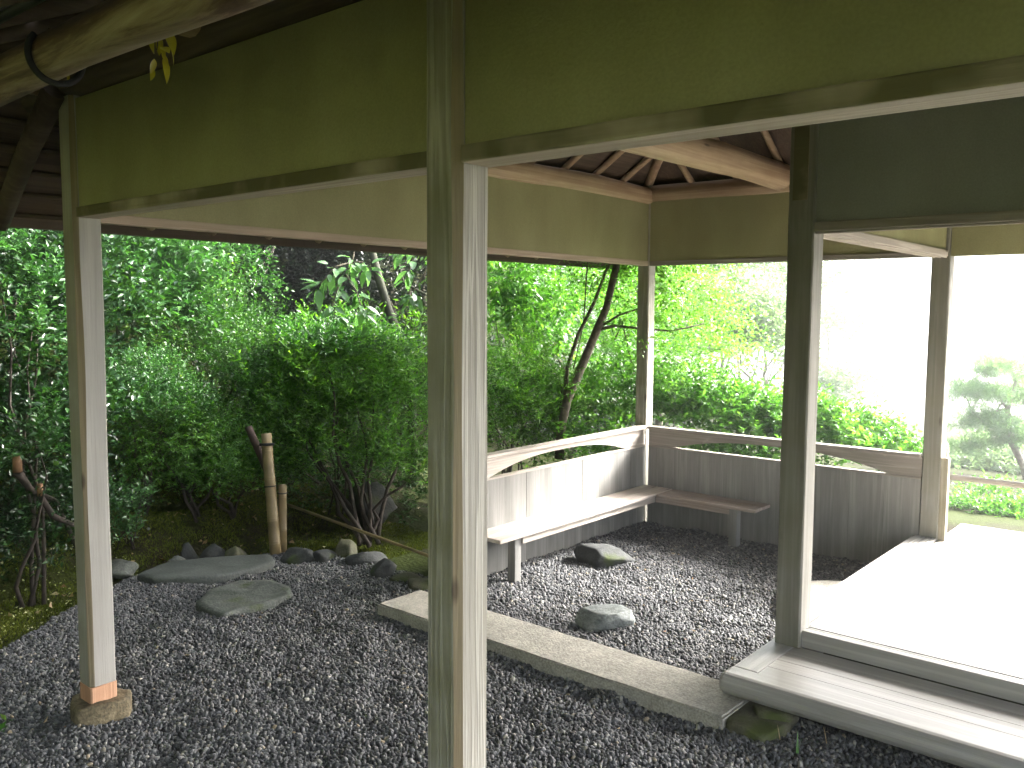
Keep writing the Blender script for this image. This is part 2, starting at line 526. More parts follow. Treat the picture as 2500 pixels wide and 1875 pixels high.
def post_mesh(name, w, h0, h1, cham=0.006, wob=0.003, seed=0, step=0.09, corner=None):
    """square post, hewn a little unevenly, local origin at its foot centre"""
    n = max(2, int((h1 - h0) / step))
    vs, fs = [], []
    for i in range(n + 1):
        z = h0 + (h1 - h0) * i / n
        ring = []
        for ci, (sx, sy) in enumerate(((-1, -1), (1, -1), (1, 1), (-1, 1))):
            c = cham * (1 + 0.7 * noise.noise(Vector((ci * 7.1 + seed, z * 1.7, 3))))
            if corner == ci:
                c = 0.015 + 0.007 * noise.noise(Vector((seed, z * 1.9, 9)))
            px = sx * w / 2 + wob * noise.noise(Vector((ci * 3.3, z * 1.3, seed)))
            py = sy * w / 2 + wob * noise.noise(Vector((ci * 5.3, z * 1.3, seed + 4)))
            order = ((px, py - sy * c), (px - sx * c, py)) if sx * sy > 0 else ((px - sx * c, py), (px, py - sy * c))
            if (sx, sy) == (1, 1) or (sx, sy) == (-1, -1):
                order = ((px, py - sy * c), (px - sx * c, py))
            ring += [(a, b, z) for a, b in order]
        vs += ring
    k = 8
    for i in range(n):
        for j in range(k):
            j2 = (j + 1) % k
            fs.append((i * k + j, i * k + j2, (i + 1) * k + j2, (i + 1) * k + j))
    fs.append(tuple(range(k))[::-1])
    fs.append(tuple(n * k + j for j in range(k)))
    me = bpy.data.meshes.new(name)
    me.from_pydata(vs, [], fs)
    if corner is not None:
        for i in range(n):
            me.polygons[i * k + 2 * corner].material_index = 1
    return me


def rock_mesh(name, sx, sy, sz, seed, sub=4, flat=None, rough=0.34, cuts=13):
    bm = bmesh.new()
    bmesh.ops.create_icosphere(bm, subdivisions=sub, radius=1)
    rr = random.Random(seed)
    planes = []
    for _ in range(cuts):
        d = Vector((rr.uniform(-1, 1), rr.uniform(-1, 1), rr.uniform(-0.5, 1))).normalized()
        planes.append((d, rr.uniform(0.60, 0.88)))
    for v in bm.verts:
        p = v.co.copy()
        p *= 1 + rough * noise.noise(p * 1.3 + Vector((seed, 0, 0))) + rough * 0.35 * noise.noise(p * 3.7 + Vector((0, seed, 0)))
        for d, o in planes:
            e = p.dot(d) - o
            if e > 0:
                p -= d * e * 0.92
        p += p.normalized() * 0.018 * noise.noise(p * 9 + Vector((seed, seed, 0)))
        if flat is not None and p.z > flat:
            p.z = flat + (p.z - flat) * 0.12 + 0.03 * noise.noise(p * 4 + Vector((seed, 2, 0)))
        v.co = Vector((p.x * sx, p.y * sy, p.z * sz))
    return mesh_bm(bm, name, True)


def fast_mesh(name, verts, faces, tone=None, smooth=False):
    """verts (n,3), faces (m,k) numpy"""
    me = bpy.data.meshes.new(name)
    m, k = faces.shape
    me.vertices.add(len(verts))
    me.vertices.foreach_set('co', np.ascontiguousarray(verts, dtype=np.float32).ravel())
    me.loops.add(m * k)
    me.loops.foreach_set('vertex_index', np.ascontiguousarray(faces, dtype=np.int32).ravel())
    me.polygons.add(m)
    me.polygons.foreach_set('loop_start', np.arange(0, m * k, k, dtype=np.int32))
    me.polygons.foreach_set('loop_total', np.full(m, k, dtype=np.int32))
    if tone is not None:
        a = me.attributes.new('tone', 'FLOAT', 'FACE')
        a.data.foreach_set('value', np.ascontiguousarray(tone, dtype=np.float32))
    if smooth:
        me.polygons.foreach_set('use_smooth', np.ones(m, dtype=bool))
    me.update(calc_edges=True)
    return me


def norm(a): return a / np.maximum(np.linalg.norm(a, axis=-1, keepdims=True), 1e-9)


def leaf_geo(base, ldir, side, ln, wd, tone, fold=0.25):
    """pointed, slightly folded leaves: 6 vertices and 4 triangles each"""
    nrm = norm(np.cross(ldir, side))
    side = norm(np.cross(nrm, ldir))
    ln = ln[:, None]
    wd = wd[:, None]
    curl = -nrm * ln * 0.12
    tip = base + ldir * ln + curl
    mid = base + ldir * ln * 0.5 - nrm * wd * 0.05
    l1 = base + ldir * ln * 0.42 + side * wd * 0.5 + nrm * wd * fold
    r1 = base + ldir * ln * 0.42 - side * wd * 0.5 + nrm * wd * fold
    V = np.stack([base, l1, tip, r1, mid], 1)
    k = len(base)
    i0 = (np.arange(k) * 5)[:, None]
    F = np.concatenate([i0 + np.array([[0, 4, 1]]), i0 + np.array([[1, 4, 2]]), i0 + np.array([[0, 3, 4]]), i0 + np.array([[3, 2, 4]])], 1).reshape(-1, 3)
    return V.reshape(-1, 3), F, np.repeat(tone, 4)


def sprays(origin, tdir, tlen, per, ln, wd, tone_shift=None, splay=0.8, updown=0.15, jit=0.35, tonevar=1.0):
    """per leaves along each twig"""
    T = len(origin)
    t = (np.arange(per) + 0.6) / per
    tt = np.broadcast_to(t, (T, per)) + rng.normal(0, 0.04, (T, per))
    base = origin[:, None, :] + tdir[:, None, :] * (tlen[:, None] * tt)[:, :, None]
    ref = np.broadcast_to(np.array([0, 0, 1.0]), tdir.shape) + rng.normal(0, 0.25, tdir.shape)
    sd_ = norm(np.cross(tdir, ref))
    sgn = np.where(np.arange(per) % 2 == 0, 1.0, -1.0)[None, :, None]
    ld = tdir[:, None, :] * 0.55 + sd_[:, None, :] * sgn * splay + rng.normal(0, jit, (T, per, 3))
    ld[:, :, 2] += updown
    ld = norm(ld)
    nr = np.array([0, 0, 1.0]) + rng.normal(0, 0.45, (T, per, 3))
    side = norm(np.cross(nr, ld))
    ln_ = ln * rng.uniform(0.6, 1.2, (T, per))
    wd_ = wd * rng.uniform(0.7, 1.15, (T, per)) * ln_ / ln
    tn = rng.random((T, per)) * tonevar
    if tone_shift is not None:
        tn = tn + tone_shift[:, None]
    f = lambda a: a.reshape(-1, *a.shape[2:])
    return leaf_geo(f(base), f(ld), f(side), f(ln_), f(wd_), np.clip(f(tn), 0, 1))


def shell_twigs(c, r, n, seed, thick=0.5, up=0.5, droop=0.0, half=True):
    """twig origins spread through an uneven, lumpy crown"""
    g = np.random.default_rng(seed)
    d = norm(g.normal(0, 1, (int(n * 1.6), 3)))
    if half:
        d = d[d[:, 2] > -0.45]
    d = d[:n]
    ph = g.uniform(0, 6, (8, 3))
    fr = g.uniform(1.5, 4.5, (8, 3))
    lump = sum(np.sin((d * fr[i] * 1.4 + ph[i]).sum(1)) for i in range(8)) / 8
    rad = (1 + 0.85 * lump) * (1 - thick * g.random(len(d)) ** 1.6)
    o = np.array(c) + d * np.array(r) * rad[:, None]
    td = d * 0.8 + g.normal(0, 0.35, d.shape)
    td[:, 2] += up - droop
    return o, norm(td), lump


def foliage(name, blobs, mat, ln, wd, per=9, tl=0.16, up=0.5, splay=0.8, updown=0.15, thick=0.5, seed=1, parent=None, tonevar=0.8, jit=0.35, kind='stuff', jl=0.35):
    Vs, Fs, Ts, off = [], [], [], 0
    for bi, (c, r, n) in enumerate(blobs):
        o, td, lump = shell_twigs(c, r, n, seed * 31 + bi, thick, up)
        tlen = tl * rng.uniform(1 - jl, 1 + jl, len(o))
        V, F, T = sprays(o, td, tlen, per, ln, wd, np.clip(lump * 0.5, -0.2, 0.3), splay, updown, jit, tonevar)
        Vs.append(V); Fs.append(F + off); Ts.append(T); off += len(V)
    me = fast_mesh(name, np.concatenate(Vs), np.concatenate(Fs), np.concatenate(Ts))
    ob = link(name, me, mat, parent, (0, 0, 0))
    ob['kind'] = kind
    return ob


def wander(a, b, n=7, amp=0.08, seed=0):
    a, b = Vector(a), Vector(b)
    out = []
    for i in range(n):
        t = i / (n - 1)
        s = math.sin(math.pi * t) if i not in (0,) else 0
        q = Vector((noise.noise(Vector((t * 3, seed, 0))), noise.noise(Vector((t * 3, seed, 5))), 0.5 * noise.noise(Vector((t * 3, seed, 9)))))
        out.append(a.lerp(b, t) + q * amp * (0.3 + s))
    return out


# ------------------------------------------------------------------ terrain
def sstep(a, b, x):
    t = np.clip((x - a) / (b - a), 0, 1)
    return t * t * (3 - 2 * t)


def hterr(x, y):
    x = np.asarray(x, float)
    y = np.asarray(y, float)
    ang = np.degrees(np.arctan2(y, -x + 1e-6))
    fade = 1 - sstep(42, 54, ang) * (y > 0)
    s = np.maximum(0, -x - 4.75)
    h = (0.36 * s + 0.30 * np.maximum(0, s - 1.0) ** 1.25) * fade
    h = np.minimum(h, 9)
    back = np.minimum(np.maximum(0, -y - 1.0 + 0.25 * np.maximum(0, -x - 3.5)) * 1.7, 9) * (1 - sstep(0.5, 4.0, x))  # unseen slope behind the camera, added to block low sky light
    h = np.maximum(h, back)
    h = h - 0.10 * np.maximum(0, y - 7.0) * (1 - fade) - 0.05
    return h


def H(x, y): return float(hterr(x, y)) + 0.0


def build_ground():
    xs = np.concatenate([np.linspace(-140, -40, 10)[:-1], np.linspace(-40, -9, 32)[:-1], np.linspace(-9, 4, 120), np.linspace(4, 40, 24)[1:], np.linspace(40, 140, 10)[1:]])
    ys = np.concatenate([np.linspace(-140, -30, 10)[:-1], np.linspace(-30, -1.5, 24)[:-1], np.linspace(-1.5, 11, 110), np.linspace(11, 50, 26)[1:], np.linspace(50, 160, 10)[1:]])
    X, Y = np.meshgrid(xs, ys)
    Z = hterr(X, Y)
    near = ((X > -9) & (X < 4) & (Y > -1.5) & (Y < 11))
    nz = np.array([noise.noise(Vector((a * 2.2, b * 2.2, 0))) + 0.5 * noise.noise(Vector((a * 6, b * 6, 3))) for a, b in zip(X.ravel(), Y.ravel())]).reshape(X.shape)
    Z = Z + nz * 0.05 * ((X < -4.7) & near) + nz * 0.02 * (X < -4.2) + nz * 0.004 * near
    nx, ny = len(xs), len(ys)
    idx = np.arange(nx * ny).reshape(ny, nx)
    F = np.stack([idx[:-1, :-1], idx[:-1, 1:], idx[1:, 1:], idx[1:, :-1]], -1).reshape(-1, 4)
    me = fast_mesh('ground', np.stack([X, Y, Z], -1).reshape(-1, 3), F, smooth=True)
    o = link('ground', me, GROUND)
    tag(o, 'dark earth and moss ground rising into a bank behind the pavilion', kind='structure')


build_ground()
hz = bmesh.new()  # scattering volume added so distant parts wash out like lens glare
box_bm(hz, -142, 142, -142, 162, -17, 11)
hm = bpy.data.materials.new('haze')
hm.use_nodes = True
hm.node_tree.nodes.clear()
pv = hm.node_tree.nodes.new('ShaderNodeVolumePrincipled')
pv.inputs['Color'].default_value = (0.95, 0.97, 1.0, 1)
pv.inputs['Density'].default_value = 0.012
pv.inputs['Anisotropy'].default_value = 0.8
ho = hm.node_tree.nodes.new('ShaderNodeOutputMaterial')
hm.node_tree.links.new(pv.outputs[0], ho.inputs['Volume'])
hzo = link('haze', mesh_bm(hz, 'haze'), hm)
tag(hzo, 'added haze volume that washes out distant parts like lens glare', kind='stuff')

# ------------------------------------------------------------------ key dimensions (metres; gravel surface = 0)
PW = 0.098
ZB, ZT = 1.807, 1.843          # underside and top of the head beams
ZL0, ZL1 = 2.225, 2.355        # log wall plates
XL, YF = -3.165, 1.40          # front left post centre / front wall line
XK, YK = -3.285, 5.36          # back corner post centre
XC = -1.34
YR = 3.42

# ------------------------------------------------------------------ pavilion: posts
pav = thing('garden_pavilion', 'open timber waiting pavilion with clay plaster upper walls and a log framed roof', 'pavilion', (XL, YF, 0))


def post(x, y, z0, z1, wdt=PW, mat=POSTW, corner=None, seed=1, label=None, parent=pav):
    o = link('post', post_mesh('post', wdt, z0, z1, seed=seed, corner=corner), mat, parent, (x, y, 0))
    if label: o['label'] = label
    return o


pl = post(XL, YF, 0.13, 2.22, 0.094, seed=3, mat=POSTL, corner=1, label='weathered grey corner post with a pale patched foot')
pl.data.materials.append(ARRIS)
bb = link('post_foot', post_mesh('post_foot', 0.096, 0.068, 0.128, seed=3, wob=0.0005), FRESH, pav, (XL, YF, 0))
bb['label'] = 'fresh orange cedar patch at the foot of the corner post'
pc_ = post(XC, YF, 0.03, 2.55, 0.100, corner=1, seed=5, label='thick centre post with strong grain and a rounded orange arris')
pc_.data.materials.append(ARRIS)
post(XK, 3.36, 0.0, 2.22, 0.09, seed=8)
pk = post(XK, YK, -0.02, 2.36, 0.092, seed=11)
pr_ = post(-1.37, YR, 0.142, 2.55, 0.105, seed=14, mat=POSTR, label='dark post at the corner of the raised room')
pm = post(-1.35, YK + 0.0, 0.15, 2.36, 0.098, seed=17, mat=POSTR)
# thin strip added for the dark notch in the upper room post
box('notch_strip', -1.405, -1.345, YR - 0.057, YR - 0.0535, 1.93, 2.5, BEAMW, pav, 0.001)

# beams
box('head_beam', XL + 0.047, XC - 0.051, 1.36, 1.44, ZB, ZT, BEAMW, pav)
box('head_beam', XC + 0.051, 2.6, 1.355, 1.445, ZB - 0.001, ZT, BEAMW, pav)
box('head_beam', -3.30, -3.245, YF + 0.05, YK - 0.047, ZB, ZT - 0.002, BEAMY, pav)
box('head_beam', XK + 0.047, -1.40, 5.315, 5.365, ZB, ZT - 0.004, RAILX, pav)
# plaster walls
box('plaster_wall', XL + 0.045, XC - 0.049, 1.372, 1.428, ZT, 2.21, PLASTER, pav, 0)
box('plaster_wall', XC + 0.049, 2.6, 1.372, 1.428, ZT, 2.42, PLASTER, pav, 0)
box('plaster_wall', -3.30, -3.25, YF + 0.045, YK - 0.044, ZT - 0.002, 2.26, PLASTER, pav, 0)
box('plaster_wall', XK + 0.044, -1.398, 5.323, 5.375, ZT - 0.004, 2.26, PLASTER, pav, 0)
# room headers
for nm, a in (('lintel', (-1.318, 2.6, 3.372, 3.42, ZB, ZT)),):
    box(nm, *a, RAILX, pav)
for k in range(2):
    box('track_strip', -1.318, 2.6, 3.382 + k * 0.02, 3.392 + k * 0.02, ZB - 0.008, ZB - 0.0005, RAILX, pav, 0.001)
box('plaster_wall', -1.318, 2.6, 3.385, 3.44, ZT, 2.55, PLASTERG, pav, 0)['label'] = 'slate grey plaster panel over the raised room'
box('lintel', -1.395, -1.312, YR + 0.053, YK - 0.05, ZB, ZT - 0.002, RAILY, pav)
for k in range(3):
    box('track_strip', -1.390 + k * 0.03, -1.378 + k * 0.03, YR + 0.055, YK - 0.052, ZB - 0.008, ZB - 0.0005, RAILY, pav, 0.001)
box('plaster_wall', -1.375, -1.325, YR + 0.05, YK - 0.05, ZT - 0.002, 2.55, PLASTER, pav, 0)
box('plaster_wall', -1.30, 2.6, 5.315, 5.365, ZB + 0.001, 2.4, PLASTER, pav, 0)


# log plates and the big tie beam
def log(name, a, b, r, axis, parent=pav, r2=None, sides=20):
    a, b = Vector(a), Vector(b)
    n = max(6, int((b - a).length / 0.25))
    pts = [Vector((0, 0, 0)).lerp(b - a, i / n) for i in range(n + 1)]
    pts = [p + Vector((0, 0, 0.006 * math.sin(i * 0.9 + r * 100))) for i, p in enumerate(pts)]
    r2 = r2 or r
    me = tube_mesh(name, pts, [(r + (r2 - r) * i / n) * (1 + 0.03 * math.sin(i * 1.7)) for i in range(n + 1)], sides, True, 0.05)
    return link(name, me, LOGM[axis], parent, a)


log('wall_plate', (-3.275, 0.75, 2.29), (-3.275, YK + 0.14, 2.292), 0.064, 'y')
log('wall_plate', (-3.62, YK, 2.294), (3.0, YK, 2.294), 0.064, 'x')
fp_ = log('wall_plate', (-3.75, YF, 2.285), (3.0, YF + 0.0, 2.285), 0.07, 'x')
fp_.data.materials.clear()
fp_.data.materials.append(SHADELOG['x'])
log('tie_beam', (-2.3, YF - 0.1, 2.335), (-2.3, YK + 0.1, 2.335), 0.088, 'y', r2=0.082)
eave = log('eave_log', (-4.3, 0.80, 2.004), (3.2, 0.80, 2.022), 0.046, 'x')
eave.data.materials.clear()
eave.data.materials.append(MOTTLED)
eave['label'] = 'stout eave log with peeling brown bark'

# rafters (one mesh per slope, shared)
SL, SF = 0.65, 0.45
ZP = 2.385


def rafter_mesh(name, run, rise, r=0.022):
    return tube_mesh(name, [Vector((run * t, 0, rise * t)) for t in (0, 0.33, 0.66, 1)], [r * 1.05, r * 0.97, r * 1.02, r * 0.95], 8, True, 0.05)


mA = rafter_mesh('rafter', 1.72, 1.72 * SL)
mA.materials.append(LOGM['x'])
k = 0
y = YK - 0.34
while y > 1.0:
    o = link('rafter', mA, None, pav, (-4.02, y, ZP + (-4.02 + 3.24) * SL))
    y -= 0.325
mK = tube_mesh('rafter', [Vector((0, -1.62 * t, 1.62 * SL * t)) for t in (0, 0.33, 0.66, 1)], [0.023, 0.021, 0.022, 0.021], 8, True, 0.05)
mK.materials.append(LOGM['y'])
x = -2.94
while x < 2.8:
    link('rafter', mK, None, pav, (x, 6.02, ZP + (5.31 - 6.02) * SL))
    x += 0.325
mF = tube_mesh('rafter', [Vector((0, 1.8 * t, 1.8 * SF * t)) for t in (0, 0.5, 1)], [0.023, 0.021, 0.022], 8, True, 0.05)
mF.materials.append(SHADELOG['y'])
x = -3.42
while x < 2.8:
    link('rafter', mF, None, pav, (x, 0.43, ZP + 0.004 + (0.43 - 1.36) * SF))
    x += 0.325
# hips
ha = Vector((-4.05, 6.12, ZP - 0.81 * SL + 0.01)); hb = Vector((-2.3, 4.37, ZP + 0.94 * SL + 0.01))
link('hip_rafter', tube_mesh('hip_rafter', [Vector((0, 0, 0)), (hb - ha) * 0.5, hb - ha], [0.03, 0.03, 0.028], 10), LOGM['z'], pav, ha)
# the short brace log under the left eave
link('eave_brace', tube_mesh('eave_brace', [Vector((0.02, 0, 0.02)), Vector((-0.28, 0.0, -0.19)), Vector((-0.58, 0.02, -0.40))], [0.042, 0.038, 0.034], 12, True, 0.1), SHADELOG['y'], pav, (-3.20, 1.335, 2.22))


# roof boards: four slopes in separate boards, and battens under the left eave
def slope_board(p0, p1, p2, p3, t, name, mat):
    c = (Vector(p0) + Vector(p2)) / 2
    q = [Vector(p) - c for p in (p0, p1, p2, p3)]
    vs = q + [a + Vector((0, 0, t)) for a in q]
    me = bpy.data.meshes.new(name)
    me.from_pydata(vs, [], [(0, 3, 2, 1), (4, 5, 6, 7), (0, 1, 5, 4), (1, 2, 6, 5), (2, 3, 7, 6), (3, 0, 4, 7)])
    return link(name, me, mat, pav, c)


OFF = 0.028
nb = 11
for i in range(nb):
    a, b = i / nb, (i + 1) / nb - 0.004
    xa, xb = -4.05 + 1.75 * a, -4.05 + 1.75 * b
    ya, yb = 6.12 - 1.75 * a, 6.12 - 1.75 * b
    za, zb = ZP + OFF + (xa + 3.24) * SL, ZP + OFF + (xb + 3.24) * SL
    fa, fb = 0.40 + 2.10 * a, 0.40 + 2.10 * b
    lap = 0.006
    slope_board((xa, fa, za), (xa, ya, za), (xb, yb, zb + lap), (xb, fb, zb + lap), 0.02, 'roof_board', ROOFB)
    slope_board((xa, ya, za + 0.001), (3.2, ya, za + 0.001), (3.2, yb, zb + lap), (xb, yb, zb + lap), 0.02, 'roof_board', ROOFB)
    zfa, zfb = ZP + OFF + 0.01 + (fa - 1.36) * SF, ZP + OFF + 0.01 + (fb - 1.36) * SF
    slope_board((xa, fa, zfa), (xb, fb, zfb + lap), (3.2, fb, zfb + lap), (3.2, fa, zfa), 0.02, 'roof_board', ROOFB)
slope_board((-2.4, 2.3, 3.05), (-2.4, 4.6, 3.05), (3.2, 4.6, 3.05), (3.2, 2.3, 3.05), 0.02, 'roof_board', ROOFB)
slope_board((3.2, 0.9, 2.2), (3.22, 0.9, 3.08), (3.22, 6.0, 3.08), (3.2, 6.0, 2.2), 0.02, 'gable_board', ROOFB)
for i in range(7):
    xx = -4.03 + i * 0.115
    zz = ZP + OFF - 0.012 + (xx + 3.24) * SL
    o = link('batten', tube_mesh('batten', [Vector((0, 0, 0)), Vector((0, 2.6, 0)), Vector((0, 5.2, 0))], 0.011, 6), SHADELOG['y'], pav, (xx, 0.70, zz))
box('eave_board', -4.075, -4.035, 0.66, 6.12, 1.835, 1.885, ROOFB, pav)

# gutter and strap along the front eave
gut = thing('roof_gutter', 'dark green ribbed gutter running under the roof edge above the eave log', 'gutter', (-4, 0.70, 2.08))
for k in range(3):
    link('channel', tube_mesh('channel', [Vector((0, 0, 0)), Vector((3.6, 0, 0)), Vector((7.2, 0, 0.0))], 0.016, 8), GUTTER, gut, (-4.2, 0.66 + 0.045 * k, 2.085 + 0.012 * k))
strap_p = []
for k in range(25):
    t = -2.3 + k * 3.9 / 24
    strap_p.append(Vector((0, 0.054 * math.sin(t), -0.054 * math.cos(t))))
hk = link('strap', tube_mesh('strap', strap_p, 0.007, 6), CORD, gut, (-1.90, 0.80, 2.009))

# ------------------------------------------------------------------ low panel walls with arched rails


def arch_wall(name, label, axis, fixed, t0, t1, g0, g1, sgn, mats):
    """low wall along an axis; its inner face lies at `fixed`, thickness goes away from the room (sgn)"""
    base = (fixed, t0, 0) if axis == 'y' else (t0, fixed, 0)
    th = thing(name, label, 'low wall', base)

    def bx(nm, a0, a1, d0, d1, z0, z1, mat, bev=0.002):
        lo, hi = sorted((fixed + sgn * d0, fixed + sgn * d1))
        if axis == 'y':
            return box(nm, lo, hi, a0, a1, z0, z1, mat, th, bev)
        return box(nm, a0, a1, lo, hi, z0, z1, mat, th, bev)
    n = round((t1 - t0) / 0.196)
    for i in range(n):
        a = t0 + (t1 - t0) * i / n
        b = t0 + (t1 - t0) * (i + 1) / n
        bx('plank', a + 0.0004, b - 0.0004, 0.0006 * (i % 3), 0.026, -0.05, 0.536, PANEL, 0.0004)
    bx('panel_cap', t0, t1, -0.004, 0.034, 0.5365, 0.548, mats[1], 0.002)
    # arched fascia
    vs, fs = [], []
    m = 40
    for i in range(m + 1):
        a = t0 + (t1 - t0) * i / m
        z = 0.549
        if g0 < a < g1:
            u = (a - g0) / (g1 - g0) * 2 - 1
            z = 0.549 + 0.083 * (1 - abs(u) ** 2.6)
        for d in (0.002, 0.030):
            for zz in (z, 0.665):
                q = fixed + sgn * d
                vs.append((q, a, zz) if axis == 'y' else (a, q, zz))
    for i in range(m):
        o = i * 4
        p = o + 4
        fs += [(o, p, p + 1, o + 1), (o + 2, o + 3, p + 3, p + 2), (o, o + 2, p + 2, p), (o + 1, p + 1, p + 3, o + 3)]
    me = bpy.data.meshes.new('arched_fascia')
    me.from_pydata(vs, [], fs)
    link('arched_fascia', me, mats[0], th)
    bx('top_rail', t0, t1, -0.022, 0.046, 0.6655, 0.684, mats[0], 0.004)
    return th


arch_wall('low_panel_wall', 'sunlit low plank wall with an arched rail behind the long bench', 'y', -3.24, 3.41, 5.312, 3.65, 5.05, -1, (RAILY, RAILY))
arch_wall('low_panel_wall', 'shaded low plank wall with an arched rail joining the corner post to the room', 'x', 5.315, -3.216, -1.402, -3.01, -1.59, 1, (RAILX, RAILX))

# ------------------------------------------------------------------ corner bench
be = thing('corner_bench', 'L shaped plank bench fitted into the pavilion corner on square legs', 'bench', (-3.1, 4.4, 0))
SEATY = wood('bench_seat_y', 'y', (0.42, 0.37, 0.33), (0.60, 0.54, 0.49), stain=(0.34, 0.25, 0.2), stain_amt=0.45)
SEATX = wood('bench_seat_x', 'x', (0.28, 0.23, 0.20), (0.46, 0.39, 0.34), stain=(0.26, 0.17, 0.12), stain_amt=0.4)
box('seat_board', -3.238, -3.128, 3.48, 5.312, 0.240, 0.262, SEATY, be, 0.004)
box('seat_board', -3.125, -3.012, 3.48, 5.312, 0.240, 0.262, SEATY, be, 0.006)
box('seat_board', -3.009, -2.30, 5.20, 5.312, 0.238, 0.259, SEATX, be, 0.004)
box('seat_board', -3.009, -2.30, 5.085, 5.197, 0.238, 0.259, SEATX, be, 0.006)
box('apron', -3.065, -3.035, 3.70, 5.12, 0.195, 0.2395, RAILY, be)
box('apron', -3.03, -2.46, 5.115, 5.145, 0.195, 0.2375, SEATX, be)
box('leg', -3.10, -3.047, 3.645, 3.698, -0.04, 0.2395, PANEL, be)
box('leg', -2.485, -2.43, 5.105, 5.16, -0.04, 0.2375, PANEL, be)

# ------------------------------------------------------------------ raised room floor, sills, deck
rf = thing('raised_room_floor', 'pale board floor of the raised room, bleached white by daylight', 'floor', (-1.3, 3.4, 0))
XE = 1.4
nfl = 14
for i in range(nfl):
    a = 3.475 + (5.80 - 3.475) * i / nfl
    b = 3.475 + (5.80 - 3.475) * (i + 1) / nfl - 0.002
    if a < 5.31 < b: pass
    box('floor_board', -1.30, XE, a, b, 0.17, 0.197, FLOORW, rf, 0.0015)
box('back_edge_board', -1.30, XE, 5.803, 5.845, 0.10, 0.20, FLOORW, rf, 0.004)
box('front_sill', -1.318, XE, 3.39, 3.425, 0.143, 0.212, DECKX, rf, 0.003)
for k in range(2):
    box('sill_track', -1.318, XE, 3.434 + k * 0.022, 3.444 + k * 0.022, 0.143, 0.210, DECKX, rf, 0.001)
box('side_sill', -1.425, -1.385, YR + 0.054, 5.31, 0.12, 0.212, DECKY, rf, 0.002)
for k in range(3):
    box('sill_track', -1.383 + k * 0.028, -1.362 + k * 0.028, YR + 0.054, 5.31, 0.12, 0.209, DECKY, rf, 0.001)
box('floor_skirt', -1.41, -1.39, YR + 0.06, 5.30, -0.04, 0.119, PANEL, rf, 0.001)

dk = thing('veranda_deck', 'silver grey board deck with a rounded front edge in front of the raised room', 'deck', (-1.4, 3.0, 0))
# rounded nose board, profile swept along x
prof = []
for k in range(9):
    t = math.pi / 2 + math.pi * k / 8
    prof.append((2.972 + 0.040 * math.cos(t), 0.10 + 0.041 * math.sin(t)))
prof += [(3.035, 0.059), (3.035, 0.141)]
vs, fs = [], []
for xx in (-1.452, -1.44, XE):
    sc2 = 0.86 if xx == -1.452 else 1.0
    for (yy, zz) in prof:
        vs.append((xx, 2.985 + (yy - 2.985) * sc2, 0.10 + (zz - 0.10) * sc2))
P = len(prof)
for s in range(2):
    for j in range(P):
        j2 = (j + 1) % P
        fs.append((s * P + j, s * P + j2, (s + 1) * P + j2, (s + 1) * P + j))
fs.append(tuple(range(P))); fs.append(tuple(2 * P + j for j in range(P))[::-1])
me = bpy.data.meshes.new('nose_board'); me.from_pydata(vs, [], fs)
link('nose_board', me, DECKX, dk)
box('end_board', -1.445, -1.345, 3.038, 3.47, 0.075, 0.141, DECKY, dk, 0.006)
for i in range(4):
    a = 3.038 + i * 0.088
    box('deck_board', -1.343, XE, a, a + 0.0862, 0.112, 0.139, DECKX, dk, 0.001)
box('joist', -1.33, XE, 3.20, 3.26, 0.0, 0.11, PANEL, dk)
ms = link('support_block', rock_mesh('support_block', 0.10, 0.09, 0.075, 41, 3, 0.55), GRANITEM, dk, (-1.255, 2.99, 0.012))
ms['label'] = 'mossy green stone block under the deck corner'

# handrail with newel beyond the room
hr = thing('veranda_handrail', 'slim round handrail with a bullet topped newel at the far side of the raised room', 'handrail', (-1.45, 5.9, 0))
link('newel', tube_mesh('newel', [(0, 0, -0.05), (0, 0, 0.655), (0, 0, 0.67), (0, 0, 0.683), (0, 0, 0.69)], [0.024, 0.024, 0.021, 0.013, 0.003], 14), RAILY, hr, (-1.425, 5.9, 0))
link('rail', tube_mesh('rail', [(0, 0, 0), (1.5, 0, 0), (2.8, 0, 0)], 0.019, 12), RAILX, hr, (-1.42, 5.9, 0.47))
link('post', tube_mesh('post', [(0, 0, -0.05), (0, 0, 0.455)], 0.018, 12), RAILX, hr, (0.4, 5.9, 0))
jb = box('door_jamb', -1.301, -1.262, 5.318, 5.36, 0.199, 0.675, WOOD['z'], pav, 0.003)

# ------------------------------------------------------------------ kerb, footing and rocks


